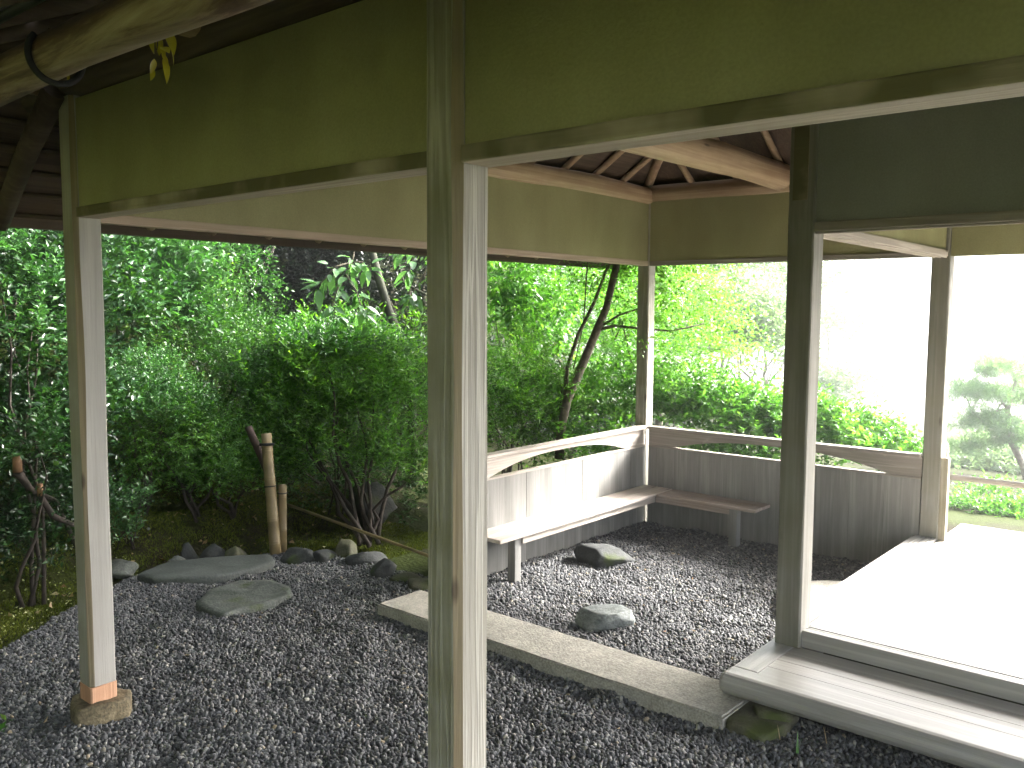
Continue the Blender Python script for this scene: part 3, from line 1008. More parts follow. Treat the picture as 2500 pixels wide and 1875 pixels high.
def slab_poly(name, pts, z0, z1, mat, label, cat, seed=0, sub=4, rough=0.006, parent=None):
    """irregular flat stone from an outline on the ground (world xy)"""
    cx = sum(p[0] for p in pts) / len(pts)
    cy = sum(p[1] for p in pts) / len(pts)
    fine = []
    n = len(pts)
    for i in range(n):
        a, b = Vector(pts[i]), Vector(pts[(i + 1) % n])
        for k in range(5):
            q = a.lerp(b, k / 5)
            fine.append(Vector((q.x + 0.012 * noise.noise(Vector((q.x * 9, q.y * 9, seed))), q.y + 0.012 * noise.noise(Vector((q.x * 9, q.y * 9, seed + 5))))))
    for _ in range(1):
        fine = [(fine[i - 1] + fine[i] * 2 + fine[(i + 1) % len(fine)]) / 4 for i in range(len(fine))]
    m = len(fine)
    vs, fs = [], []
    rings = [(1.0, z0), (1.0, z1 - 0.012), (0.975, z1 - 0.002), (0.85, z1), (0.6, z1), (0.3, z1)]
    for s, z in rings:
        for q in fine:
            x_, y_ = (q.x - cx) * s, (q.y - cy) * s
            dz = rough * noise.noise(Vector((x_ * 7, y_ * 7, seed))) * (1 if s < 1 else 0.3) + 0.5 * rough * noise.noise(Vector((x_ * 22, y_ * 22, seed)))
            vs.append((x_, y_, z + dz if z > z0 else z))
    vs.append((0, 0, z1))
    for r_ in range(len(rings) - 1):
        for i in range(m):
            j = (i + 1) % m
            fs.append((r_ * m + i, r_ * m + j, (r_ + 1) * m + j, (r_ + 1) * m + i))
    b0 = (len(rings) - 1) * m
    for i in range(m):
        fs.append((b0 + i, b0 + (i + 1) % m, len(vs) - 1))
    me = bpy.data.meshes.new(name)
    me.from_pydata(vs, [], fs)
    for p in me.polygons: p.use_smooth = True
    me.update()
    o = link(name, me, mat, parent, (cx, cy, 0))
    return tag(o, label, cat)


def dressed_slab(name, x0, x1, y0, y1, z0, z1, mat, label, cat):
    bm = bmesh.new()
    cx, cy = (x0 + x1) / 2, (y0 + y1) / 2
    box_bm(bm, x0 - cx, x1 - cx, y0 - cy, y1 - cy, z0, z1)
    bmesh.ops.subdivide_edges(bm, edges=[e for e in bm.edges if abs(e.verts[0].co.x - e.verts[1].co.x) > 0.5], cuts=60)
    top = [e for e in bm.edges if e.is_boundary is False and abs(e.calc_face_angle(0)) > 0.7 and min(v.co.z for v in e.verts) > z1 - 0.001]
    bmesh.ops.bevel(bm, geom=top, offset=0.008, segments=2, affect='EDGES')
    for v in bm.verts:
        q = v.co * 1.0
        v.co.y += 0.004 * noise.noise(Vector((q.x * 6, q.y * 3, 2)))
        v.co.z += 0.0025 * noise.noise(Vector((q.x * 9, q.y * 9, 7))) if q.z > 0 else 0
        v.co.x += 0.006 * noise.noise(Vector((q.y * 12, q.z * 8, 5)))
    return tag(link(name, mesh_bm(bm, name), mat, None, (cx, cy, 0)), label, cat)


dressed_slab('kerb_stone', -3.212, -1.36, 2.792, 3.083, -0.06, 0.05, GRANITE, 'long pale granite kerb stone crossing the gravel to the deck', 'kerb')
slab_poly('footing_stone', [(-1.37, 2.80), (-1.20, 2.79), (-1.18, 2.95), (-1.20, 3.06), (-1.37, 3.07)], -0.06, 0.035, GRANITEM,
          'mossy olive footing stone below the deck corner, at the kerb end', 'stone', 8, rough=0.01)
slab_poly('post_base_stone', [(-3.255, 1.345), (-3.19, 1.305), (-3.12, 1.30), (-3.075, 1.37), (-3.06, 1.46), (-3.14, 1.51), (-3.25, 1.48)], -0.05, 0.066, BROWNST,
          'rough brown footing stone under the left corner post', 'stone', 5, rough=0.022)
slab_poly('post_base_stone', [(-1.46, 1.3), (-1.25, 1.29), (-1.23, 1.5), (-1.45, 1.52)], -0.05, 0.03, BROWNST, 'footing stone under the centre post', 'stone', 6)


def rock(name, loc, s, seed, mat, label, cat='rock', rot=0, **kw):
    o = link(name, rock_mesh(name, s[0], s[1], s[2], seed, **kw), mat, None, loc, (0, 0, rot))
    return tag(o, label, cat)


rock('garden_rock', (-2.30, 3.42, 0.025), (0.165, 0.11, 0.105), 12, BLUE, 'flat topped blue grey rock in the gravel nearer the kerb', flat=0.40, rot=0.75)
rock('garden_rock', (-2.89, 4.28, 0.01), (0.20, 0.145, 0.115), 23, DARKST, 'rounded charcoal rock in the gravel in front of the long bench', rot=0.6, flat=0.7)
slab_poly('stepping_stone', [tuple(atz(u, v, 0.04).xy) for u, v in ((1900, 1500), (1905, 1425), (2010, 1412), (2075, 1415), (2060, 1440), (1975, 1500))], -0.05, 0.035, GRANITE,
          'pale stepping stone against the side of the raised room', 'stone', 9)
slab_poly('stepping_stone', [tuple(atz(u, v, 0.02).xy) for u, v in ((325, 1408), (395, 1380), (480, 1368), (580, 1360), (665, 1358), (672, 1374), (630, 1392), (560, 1408), (470, 1416), (380, 1418))], -0.05, 0.035, SLAB,
          'long flat grey slab at the foot of the moss bank', 'stone', 12)
slab_poly('stepping_stone', [tuple(atz(u, v, 0.01).xy) for u, v in ((475, 1482), (500, 1452), (560, 1425), (600, 1418), (660, 1422), (712, 1438), (716, 1455), (660, 1478), (590, 1492), (545, 1508))], -0.05, 0.022, SLABM,
          'low mottled flat stone sunk in the gravel past the corner post', 'stone', 15, rough=0.012)

# stones edging the gravel
edge = [
    (290, 1375, 0.17, 0.12, 0.07, SLABM, 'pale grey edging rock beside the corner post at the bank foot'),
    (432, 1368, 0.075, 0.06, 0.08, SLABM, 'small lichen spotted stone behind the flat slab'),
    (462, 1350, 0.075, 0.06, 0.13, DARKST, 'narrow dark wedge stone behind the flat slab'),
    (515, 1352, 0.10, 0.07, 0.15, DARKST, 'tallest of the dark upright stones behind the flat slab'),
    (575, 1350, 0.10, 0.08, 0.12, GRANITEM, 'moss covered stone between the tallest upright stone and the bamboo posts'),
    (725, 1352, 0.14, 0.09, 0.11, DARKST, 'dark mossy boulder right beside the bamboo posts'),
    (790, 1350, 0.12, 0.09, 0.10, DARKST, 'dark edging stone, second from the bamboo posts'),
    (845, 1338, 0.13, 0.09, 0.15, GRANITEM, 'tall rounded edging stone under the shrub stems'),
    (890, 1360, 0.15, 0.10, 0.12, DARKST, 'larger boulder in the gravel edging below the shrub'),
    (935, 1385, 0.12, 0.09, 0.12, DARKST, 'dark edging stone between the larger boulder and the centre post'),
    (985, 1405, 0.10, 0.08, 0.07, GRANITEM, 'low mossy edging stone left of the centre post'),
    (1025, 1418, 0.10, 0.08, 0.07, GRANITEM, 'low mossy edging stone half hidden behind the centre post'),
]
for i, (u, v, a, b, c, m_, lb) in enumerate(edge):
    p = atz(u, v + 8, 0)
    rock('edging_stone', (p.x, p.y, -c * 0.1), (a, b, c * 0.7), 50 + i * 3, m_, lb, 'stone', rot=i * 1.3, sub=3)
# dark basin-like stone in the shade and small white stones on the bank
p = atd(900, 1225, 6.1)
rock('dark_boulder', (p.x, p.y, p.z), (0.20, 0.2, 0.17), 91, DARKST, 'dark angular boulder in the shade behind the shrub stems', rot=0.3, sub=3)
for i, (u, v, s) in enumerate(((342, 1298, 0.035), (363, 1302, 0.02), (480, 1352, 0.02))):
    p = atz(u, v, 0.10)
    p.z = H(p.x, p.y) + 0.03
    rock('pale_stone', p, (s, s * 0.8, s * 0.7), 70 + i, BLUE, ['largest white lichen stone on the moss bank', 'small white stone right of the largest white stone', 'small pale stone at the slab edge'][i], 'stone', sub=2)

# ------------------------------------------------------------------ bamboo posts, cord ties, bamboo rail


def bamboo(name, base, top, r, nodes, parent=None, hollow=True):
    base, top = Vector(base), Vector(top)
    pts, rad = [], []
    ts = sorted(set([0, 1] + [t for n_ in nodes for t in (n_ - 0.012, n_ - 0.004, n_, n_ + 0.006, n_ + 0.014)]))
    for t in ts:
        pts.append((top - base) * t)
        k = 1.0
        for n_ in nodes:
            if abs(t - n_) < 1e-6: k = 0.965
            elif abs(t - n_) < 0.0065: k = 1.05
        rad.append(r * k * (1 - 0.06 * t))
    if hollow:
        d = (top - base).normalized()
        pts += [top - base - d * 0.001, top - base - d * 0.03]
        rad += [r * 0.78, r * 0.76]
    return tube_mesh(name, pts, rad, 20), base


bp = thing('bamboo_post', 'tall cut bamboo pole standing tied at the end of the low bamboo fence', 'bamboo pole', atz(680, 1352))
me, b0 = bamboo('culm', atz(673, 1352), atd(650, 1058, 5.38), 0.034, (0.09, 0.28, 0.62, 0.86))
link('culm', me, BAMBOO, bp, b0)
bt0, bt1 = Vector(b0), atd(650, 1058, 5.38)


def ring(parent, c, r, d=Vector((0, 0, 1)), rr=0.005, mat=CORD, name='cord_tie'):
    a = d.orthogonal().normalized(); b = d.cross(a)
    pts = [(a * math.cos(t) + b * math.sin(t)) * r for t in [k * 2 * math.pi / 20 for k in range(21)]]
    return link(name, tube_mesh(name, pts, rr, 6, False), mat, parent, c)


dv = (bt1 - bt0).normalized()
ring(bp, bt0.lerp(bt1, 0.91), 0.038, (dv + Vector((0.15, 0, 0))).normalized(), 0.007)
ring(bp, bt0.lerp(bt1, 0.905), 0.040, (dv + Vector((-0.1, 0.1, 0))).normalized(), 0.006)
ring(bp, bt0.lerp(bt1, 0.56), 0.037, dv, 0.004)
bs = thing('bamboo_post', 'short cut bamboo pole leaning against the tall bamboo pole', 'bamboo pole', atz(698, 1345))
me, b0 = bamboo('culm', atz(690, 1347), atd(690, 1183, 5.40), 0.026, (0.33, 0.82))
link('culm', me, BAMBOO, bs, b0)
ring(bs, atd(690, 1203, 5.40), 0.027, Vector((0, 0, 1)), 0.004)
st = thing('dead_branch_stub', 'brown sawn branch leaning behind the tall bamboo pole', 'branch', atd(640, 1350, 5.45))
link('wood', tube_mesh('wood', [atd(606, 1042, 5.42) - bt0, atd(618, 1070, 5.42) - bt0, atd(634, 1105, 5.43) - bt0, atd(652, 1150, 5.46) - bt0, atd(668, 1240, 5.5) - bt0], [0.022, 0.024, 0.023, 0.02, 0.018], 12, True, 0.2), simple('red_brown_bark', (0.055, 0.035, 0.028), 0.85, 20), st, bt0)
br = thing('bamboo_rail', 'thin bamboo rail running low behind the edging stones under the shrub', 'fence', atz(700, 1225, 0.12))
ra, rb = atz(560, 1180, 0.14), atz(1060, 1362, 0.12)
me, b0 = bamboo('culm', ra, rb, 0.010, (0.1, 0.26, 0.42, 0.58, 0.74, 0.9), hollow=False)
link('culm', me, BAMBOO, br, b0)

# ------------------------------------------------------------------ gravel (instanced pebbles)


def in_poly(x, y, poly):
    c = np.zeros(len(x), bool)
    j = len(poly) - 1
    for i in range(len(poly)):
        xi, yi = poly[i]; xj, yj = poly[j]
        c ^= ((yi > y) != (yj > y)) & (x < (xj - xi) * (y - yi) / (yj - yi + 1e-12) + xi)
        j = i
    return c


def project(x, y, z):
    M = np.array(CR)
    P_ = np.stack([x, y, z - EYE], -1) @ M
    return 1250 + 2134.3 * P_[:, 0] / -P_[:, 2], 937.5 - 2134.3 * P_[:, 1] / -P_[:, 2], -P_[:, 2]


GPOLY = [(-3.6, 0.6), (-4.02, 1.1), (-4.12, 1.42), (-4.42, 1.80), (-4.72, 2.25), (-4.72, 2.7), (-4.5, 3.15), (-4.25, 3.30), (-3.95, 3.30), (-3.55, 3.38), (-3.26, 3.42), (-3.242, 5.314), (-1.41, 5.314), (-1.41, 3.3), (0.2, 3.25), (0.2, 0.6)]


def gravel():
    pitch = 0.0122
    xs = np.arange(-4.8, 0.2, pitch)
    ys = np.arange(0.6, 5.32, pitch * 0.9)
    X, Y = np.meshgrid(xs, ys)
    X = X + (np.arange(len(ys)) % 2)[:, None] * pitch / 2
    X = (X + rng.uniform(-0.42, 0.42, X.shape) * pitch).ravel()
    Y = (Y + rng.uniform(-0.42, 0.42, Y.shape) * pitch).ravel()
    u, v, d = project(X, Y, np.zeros_like(X))
    k = in_poly(X, Y, GPOLY) & (d > 0.8) & (u > -260) & (u < 2760) & (v < 2150)
    k &= ~((X > -3.19) & (X < -1.4) & (Y > 2.81) & (Y < 3.06))
    X, Y = X[k], Y[k]
    n = len(X)
    Z = np.array([0.016 * noise.noise(Vector((a * 3.1, b * 3.1, 1))) + 0.014 * noise.noise(Vector((a * 8, b * 8, 4))) for a, b in zip(X, Y)])
    for fx, fy, r, dp in ((-2.05, 2.25, 0.12, 0.012), (-2.7, 3.6, 0.2, 0.012), (-1.9, 4.2, 0.25, 0.01), (-2.9, 2.0, 0.15, 0.012), (-2.4, 1.75, 0.12, 0.014), (-3.3, 2.3, 0.2, 0.01)):
        Z -= dp * np.exp(-((X - fx) ** 2 + (Y - fy) ** 2) / r ** 2)
    Z += -0.009 + rng.uniform(-0.005, 0.004, n)
    size = np.exp(rng.normal(0, 0.2, n)) * 0.0081
    rot = np.stack([rng.normal(0.6, 0.55, n), rng.normal(0, 0.6, n), rng.normal(0.9, 0.9, n)], -1)
    scl = np.stack([size * rng.uniform(0.7, 0.95, n), size * rng.uniform(0.8, 1.25, n) * 1.15, size * rng.uniform(0.5, 0.75, n)], -1)
    me = bpy.data.meshes.new('gravel')
    me.vertices.add(n)
    me.vertices.foreach_set('co', np.stack([X, Y, Z], -1).astype(np.float32).ravel())
    for nm, a in (('rot', rot), ('scl', scl)):
        at = me.attributes.new(nm, 'FLOAT_VECTOR', 'POINT')
        at.data.foreach_set('vector', a.astype(np.float32).ravel())
    me.update()
    o = bpy.data.objects.new('gravel', me)
    COL.objects.link(o)
    tag(o, 'dark blue grey river pebbles laid as gravel in and before the pavilion', kind='stuff')
    pc = bpy.data.collections.new('pebble_shapes')
    for s in range(5):
        bm = bmesh.new()
        bmesh.ops.create_icosphere(bm, subdivisions=2, radius=1)
        for q in bm.verts:
            q.co *= 1 + 0.16 * noise.noise(q.co * 1.1 + Vector((s * 5, 0, 0)))
        pm_ = mesh_bm(bm, 'pebble_shape', True)
        pm_.materials.append(PEBBLE)
        pc.objects.link(bpy.data.objects.new('pebble_shape', pm_))
    g = bpy.data.node_groups.new('pebbles', 'GeometryNodeTree')
    g.interface.new_socket('Geometry', in_out='INPUT', socket_type='NodeSocketGeometry')
    g.interface.new_socket('Geometry', in_out='OUTPUT', socket_type='NodeSocketGeometry')
    gi = g.nodes.new('NodeGroupInput'); go = g.nodes.new('NodeGroupOutput')
    m2p = g.nodes.new('GeometryNodeMeshToPoints')
    ci = g.nodes.new('GeometryNodeCollectionInfo')
    ci.inputs['Collection'].default_value = pc
    ci.inputs['Separate Children'].default_value = True
    ci.inputs['Reset Children'].default_value = True
    io = g.nodes.new('GeometryNodeInstanceOnPoints')
    io.inputs['Pick Instance'].default_value = True
    ra_ = g.nodes.new('GeometryNodeInputNamedAttribute'); ra_.data_type = 'FLOAT_VECTOR'; ra_.inputs['Name'].default_value = 'rot'
    sa_ = g.nodes.new('GeometryNodeInputNamedAttribute'); sa_.data_type = 'FLOAT_VECTOR'; sa_.inputs['Name'].default_value = 'scl'
    er = g.nodes.new('FunctionNodeEulerToRotation')
    rv = g.nodes.new('FunctionNodeRandomValue'); rv.data_type = 'INT'
    rv.inputs[4].default_value = 0; rv.inputs[5].default_value = 4
    lk = g.links.new
    lk(gi.outputs[0], m2p.inputs['Mesh']); lk(m2p.outputs[0], io.inputs['Points'])
    lk(ci.outputs[0], io.inputs['Instance'])
    lk(ra_.outputs['Attribute'], er.inputs[0]); lk(er.outputs[0], io.inputs['Rotation'])
    lk(sa_.outputs['Attribute'], io.inputs['Scale'])
    lk(rv.outputs[2], io.inputs['Instance Index'])
    lk(io.outputs[0], go.inputs[0])
    md = o.modifiers.new('pebbles', 'NODES')
    md.node_group = g
    print('pebbles', n)


gravel()
# bed of dark grit below the pebbles
bmb = bmesh.new()
vv = [bmb.verts.new((x_, y_, -0.048)) for x_, y_ in GPOLY]
bmb.faces.new(vv)
gb = link('gravel_bed', mesh_bm(bmb, 'gravel_bed'), simple('dark_grit', (0.02, 0.021, 0.024), 0.95, 200, 0.6))
tag(gb, 'dark grit bed beneath the river pebbles', kind='structure')

# ------------------------------------------------------------------ moss, petals, litter


def scatter_tufts(name, label, mat, n, region, size, flat=False, seed=3):
    g = np.random.default_rng(seed)
    x0, x1, y0, y1 = region
    X = g.uniform(x0, x1, n * 3); Y = g.uniform(y0, y1, n * 3)
    k = ~in_poly(X, Y, GPOLY)
    X, Y = X[k][:n], Y[k][:n]
    Z = hterr(X, Y)
    u, v, d = project(X, Y, Z)
    k = (u > -200) & (u < 1250) & (v < 2000) & (v > 1050)
    X, Y, Z = X[k], Y[k], Z[k]
    nz = np.array([noise.noise(Vector((a * 2.2, b * 2.2, 0))) + 0.5 * noise.noise(Vector((a * 6, b * 6, 3))) for a, b in zip(X, Y)])
    Z = Z + nz * 0.05 * (X < -4.7) + nz * 0.02 * (X < -4.2) + nz * 0.004
    m = len(X)
    base = np.stack([X, Y, Z + (0.006 if flat else -0.003)], -1)
    dr = g.normal(0, 0.5, (m, 3)); dr[:, 2] = (0.15 if flat else 1.0)
    if flat: dr[:, 2] = g.normal(0, 0.3, m)
    dr = norm(dr)
    sd2 = norm(np.cross(dr, g.normal(0, 1, (m, 3))))
    ln = size * g.uniform(0.5, 1.4, m)
    V, F, T = leaf_geo(base, dr, sd2, ln, ln * (0.75 if flat else 0.3), np.clip(0.5 + nz * 0.5 + g.normal(0, 0.2, m), 0, 1))
    o = link(name, fast_mesh(name, V, F, T), mat)
    return tag(o, label, kind='stuff')


scatter_tufts('moss', 'short olive moss carpeting the bank beside the gravel', MOSS, 110000, (-6.3, -4.0, 0.9, 4.2), 0.016)
scatter_tufts('fallen_petals', 'tiny pale petals scattered on the moss and gravel edge', PETAL, 900, (-5.2, -3.9, 0.9, 2.4), 0.014, True, 5)
scatter_tufts('leaf_litter', 'brown dead leaves under the shrubs on the bank', LITTER, 500, (-6.5, -4.5, 1.0, 4.5), 0.03, True, 6)

g = np.random.default_rng(21)
X_ = g.uniform(-4.3, -0.9, 60); Y_ = g.uniform(1.2, 5.2, 60)
k_ = in_poly(X_, Y_, GPOLY) & ~((Y_ > 2.7) & (Y_ < 3.15))
X_, Y_ = X_[k_], Y_[k_]
B_ = np.stack([X_, Y_, np.full(len(X_), 0.012)], -1)
D_ = g.normal(0, 1, B_.shape); D_[:, 2] *= 0.15
S_ = np.cross(norm(D_), np.array([0, 0, 1.0]) + g.normal(0, 0.2, B_.shape))
V_, F_, Q_ = leaf_geo(B_, norm(D_), norm(S_), g.uniform(0.012, 0.03, len(X_)), g.uniform(0.006, 0.014, len(X_)), g.random(len(X_)))
tag(link('fallen_leaves', fast_mesh('fallen_leaves', V_, F_, Q_), LITTER), 'few small dry leaves fallen on the gravel', kind='stuff')

# ------------------------------------------------------------------ shrubs and trees


def stems(name, parent, base, tops, r0, mat, seed, amp=0.1, sides=7, n=8):
    out = []
    for i, t in enumerate(tops):
        b = Vector(base) + Vector((random.uniform(-.06, .06), random.uniform(-.06, .06), 0))
        pts = wander(b, t, n, amp, seed + i * 1.7)
        rr = [r0 * (1 - 0.75 * j / (n - 1)) for j in range(n)]
        o = link(name, tube_mesh(name, [p_ - b for p_ in pts], rr, sides, True, 0.15), mat, parent, b)
        out.append(o)
    return out


def shrub(name, label, cat, blobs, mat, ln, wd, seed, group=None, stem=None, base=None, nst=4, **kw):
    """blobs: (u, v, depth, (rx, ry, rz), twigs)"""
    bl = [(tuple(atd(u, v, d)), r, n) for (u, v, d, r, n) in blobs]
    c = Vector(bl[0][0])
    b = Vector(base) if base is not None else Vector((c.x, c.y, H(c.x, c.y)))
    t = thing(name, label, cat, b, group)
    foliage('foliage', bl, mat, ln, wd, seed=seed, parent=t, **kw)
    tops = []
    rr = random.Random(seed)
    for i in range(nst):
        q, r_, _ = bl[i % len(bl)]
        tops.append(Vector(q) + Vector((rr.uniform(-.5, .5) * r_[0], rr.uniform(-.5, .5) * r_[1], rr.uniform(-.2, .5) * r_[2])))
    stems('stem', t, b, tops, stem or 0.012, BARKD, seed)
    return t


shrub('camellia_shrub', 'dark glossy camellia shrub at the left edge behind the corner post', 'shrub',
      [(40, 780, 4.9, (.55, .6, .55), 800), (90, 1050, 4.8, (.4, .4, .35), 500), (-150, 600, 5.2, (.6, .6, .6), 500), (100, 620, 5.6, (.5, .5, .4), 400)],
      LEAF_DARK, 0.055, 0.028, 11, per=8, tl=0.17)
shrub('bright_sprig_shrub', 'yellow green leafy sprigs in front of the dark camellia at the left edge', 'shrub',
      [(70, 830, 4.4, (.22, .22, .18), 60), (100, 1090, 4.35, (.12, .12, .2), 60), (20, 600, 4.4, (.12, .1, .1), 25), (110, 700, 4.5, (.15, .1, .1), 35)],
      LEAF_LIGHT, 0.045, 0.02, 13, per=8, tl=0.13, thick=0.9)
shrub('twiggy_shrub', 'sparse dark twiggy shrub hanging over the moss at the lower left', 'shrub',
      [(90, 1220, 4.8, (.45, .4, .22), 650), (20, 1330, 4.7, (.35, .35, .12), 260)],
      LEAF_DARK, 0.035, 0.018, 17, per=7, tl=0.16, thick=0.9, up=0.0, nst=5, stem=0.003)
shrub('tall_evergreen_shrub', 'tall bright leaved evergreen shrub rising behind the corner post', 'shrub',
      [(310, 720, 6.0, (.48, .6, .46), 1000), (250, 620, 5.9, (.42, .5, .4), 450), (400, 740, 6.3, (.26, .4, .34), 320)],
      LEAF_LIGHT, 0.066, 0.03, 19, per=7, tl=0.18)
shrub('azalea_shrub', 'mounded azalea sloping down the bank in the middle distance', 'shrub',
      [(520, 850, 6.4, (.55, .6, .45), 1500), (610, 960, 6.3, (.45, .5, .38), 1000), (420, 830, 6.3, (.5, .5, .4), 900)],
      LEAF_MID, 0.024, 0.012, 23, per=10, tl=0.11, splay=0.9)
shrub('azalea_shrub', 'small domed azalea with silvery tips right of the corner post', 'shrub',
      [(330, 960, 5.5, (.30, .32, .24), 1100), (420, 1000, 5.55, (.22, .24, .18), 500)],
      LEAF_LIGHT, 0.022, 0.012, 29, per=9, tl=0.08, up=0.9)
shrub('feathery_shrub', 'feathery drooping shrub below the domed azalea', 'shrub',
      [(480, 1090, 5.7, (.42, .4, .26), 900), (400, 1050, 5.7, (.3, .3, .2), 400)],
      LEAF_FINE, 0.026, 0.009, 31, per=12, tl=0.16, up=-0.1, updown=-0.15, splay=0.7)
shrub('feathery_shrub', 'low leafy shrub hanging over the brown bank left of the bamboo poles', 'shrub',
      [(560, 1150, 5.85, (.30, .32, .15), 500), (470, 1160, 5.85, (.2, .2, .1), 150), (640, 1130, 5.9, (.25, .3, .25), 400)],
      LEAF_FINE, 0.035, 0.016, 37, per=7, tl=0.12, up=0.1)
shrub('central_shrub', 'bushy fine leaved shrub on thin dark stems between the bamboo poles and the centre post', 'shrub',
      [(820, 880, 6.15, (.44, .44, .25), 800), (860, 1000, 6.1, (.50, .44, .30), 800), (760, 1080, 6.0, (.36, .3, .30), 420), (970, 960, 6.2, (.32, .37, .42), 600), (700, 1000, 6.1, (.35, .35, .3), 420), (900, 1120, 5.9, (.4, .3, .2), 260), (990, 1120, 5.8, (.2, .3, .25), 200)],
      LEAF_FINE, 0.046, 0.014, 41, thick=0.95, per=8, tl=0.17, base=(atz(900, 1330).x, atz(900, 1330).y, 0), nst=10, stem=0.016, tonevar=0.75)
shrub('central_shrub', 'fresh green leafy tips crowning the shrub left of the centre post', 'shrub',
      [(810, 845, 6.1, (.40, .4, .10), 520), (880, 860, 6.1, (.34, .35, .1), 320)],
      LEAF_LIGHT, 0.045, 0.017, 43, per=8, tl=0.13, up=0.9, nst=4, stem=0.008)
shrub('azalea_shrub', 'mid green azalea between the sloping azalea and the fine leaved shrub', 'shrub',
      [(690, 930, 6.5, (.4, .4, .28), 900), (740, 1000, 6.6, (.4, .4, .35), 500)],
      LEAF_LIGHT, 0.028, 0.013, 47, per=9, tl=0.12)
shrub('understory_shrub', 'dim leafy undergrowth behind the bamboo rail', 'shrub',
      [(800, 1180, 6.6, (.5, .4, .25), 600), (950, 1200, 6.8, (.5, .4, .4), 500), (640, 1120, 6.7, (.4, .4, .3), 400), (560, 1040, 6.6, (.4, .4, .3), 400)],
      LEAF_LIGHT, 0.04, 0.018, 53, per=7, tl=0.14)
shrub('young_plant', 'little light green plant on the moss bank just right of the corner post', 'plant',
      [(300, 1240, 5.2, (.09, .08, .09), 75), (292, 1300, 5.15, (.10, .08, .07), 80), (350, 1215, 5.2, (.05, .04, .04), 25), (275, 1200, 5.2, (.06, .05, .05), 30)],
      LEAF_PALEBIG, 0.035, 0.015, 59, per=6, tl=0.07, thick=0.9, stem=0.004, nst=7)
shrub('small_plant', 'single small green plant at the very bottom left corner of the gravel', 'plant',
      [(-10, 1800, 3.1, (.02, .02, .04), 8)], LEAF_MID, 0.035, 0.018, 61, per=4, tl=0.04, stem=0.002, nst=2)

for nm_, lb_, u_, n_ in (('x', '', 0, 0),):
    g = np.random.default_rng(77)
    n_ = 12000
    X_ = g.uniform(-13, -5.6, n_); Y_ = g.uniform(0.5, 10.5, n_)
    Z_ = hterr(X_, Y_) + g.uniform(0.0, 0.35, n_)
    O_ = np.stack([X_, Y_, Z_], -1)
    T_ = g.normal(0, 0.5, O_.shape); T_[:, 2] += 0.8
    V_, F_, Q_ = sprays(O_, norm(T_), np.full(n_, 0.2), 7, 0.06, 0.03, None, 0.8, 0.1, 0.4, 0.7)
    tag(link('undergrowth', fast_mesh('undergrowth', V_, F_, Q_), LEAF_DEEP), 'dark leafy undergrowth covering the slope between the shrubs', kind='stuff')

# dark trees behind, on the slope


PBARKT = simple('pale_far_bark', (0.28, 0.26, 0.23), 0.9, 20)


def tree(label, base, crowns, mat, ln, wd, seed, tr=0.09, name='broadleaf_tree', limbs=5, **kw):
    b = Vector(base)
    t = thing(name, label, 'tree', b)
    foliage('crown', crowns, mat, ln, wd, seed=seed, parent=t, **kw)
    c0 = Vector(crowns[0][0])
    pts = wander(b, c0, 9, 0.3, seed)
    link('trunk', tube_mesh('trunk', [p_ - b for p_ in pts], [tr * (1 - 0.6 * j / 8) for j in range(9)], 10, True, 0.2), (PBARKT if name == 'pale_tree' else BARK if seed % 2 else BARKD), t, b)
    rr = random.Random(seed)
    for i in range(limbs):
        q, r_, _ = crowns[i % len(crowns)]
        a = pts[3 + i % 4]
        e = Vector(q) + Vector((rr.uniform(-.8, .8) * r_[0], rr.uniform(-.8, .8) * r_[1], rr.uniform(-.3, .6) * r_[2]))
        ps = wander(a, e, 6, 0.15, seed + i)
        link('limb', tube_mesh('limb', [p_ - a for p_ in ps], [tr * 0.4 * (1 - 0.8 * j / 5) for j in range(6)], 7, True, 0.2), (PBARKT if name == 'pale_tree' else BARK if seed % 2 else BARKD), t, a)
    return t


def tri(u, v, d): return tuple(atd(u, v, d))


p = atd(760, 900, 9.5)
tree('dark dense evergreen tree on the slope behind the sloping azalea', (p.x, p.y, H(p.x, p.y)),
     [(tri(620, 720, 9.3), (1.2, 1.3, .9), 1500), (tri(800, 600, 9.3), (1.3, 1.3, .8), 1300), (tri(480, 560, 9), (1.2, 1.2, 1), 900), (tri(720, 860, 9.0), (1.0, 1.0, .6), 900), (tri(760, 380, 8.6), (1.5, 1.3, .9), 1300), (tri(500, 380, 8.2), (1.3, 1.3, .8), 1000)],  # last two crowns are hidden by the wall, added for shade
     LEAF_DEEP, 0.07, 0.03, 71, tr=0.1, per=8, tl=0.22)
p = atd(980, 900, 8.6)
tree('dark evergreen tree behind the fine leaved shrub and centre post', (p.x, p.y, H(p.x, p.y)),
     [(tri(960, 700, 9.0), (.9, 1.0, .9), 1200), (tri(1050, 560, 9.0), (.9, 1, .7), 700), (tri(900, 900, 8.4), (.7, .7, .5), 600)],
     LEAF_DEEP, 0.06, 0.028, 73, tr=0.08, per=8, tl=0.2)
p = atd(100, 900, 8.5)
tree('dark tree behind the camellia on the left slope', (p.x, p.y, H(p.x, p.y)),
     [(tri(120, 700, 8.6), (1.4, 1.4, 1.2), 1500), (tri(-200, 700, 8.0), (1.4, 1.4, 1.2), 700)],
     LEAF_DEEP, 0.07, 0.032, 75, tr=0.1, per=8, tl=0.22)
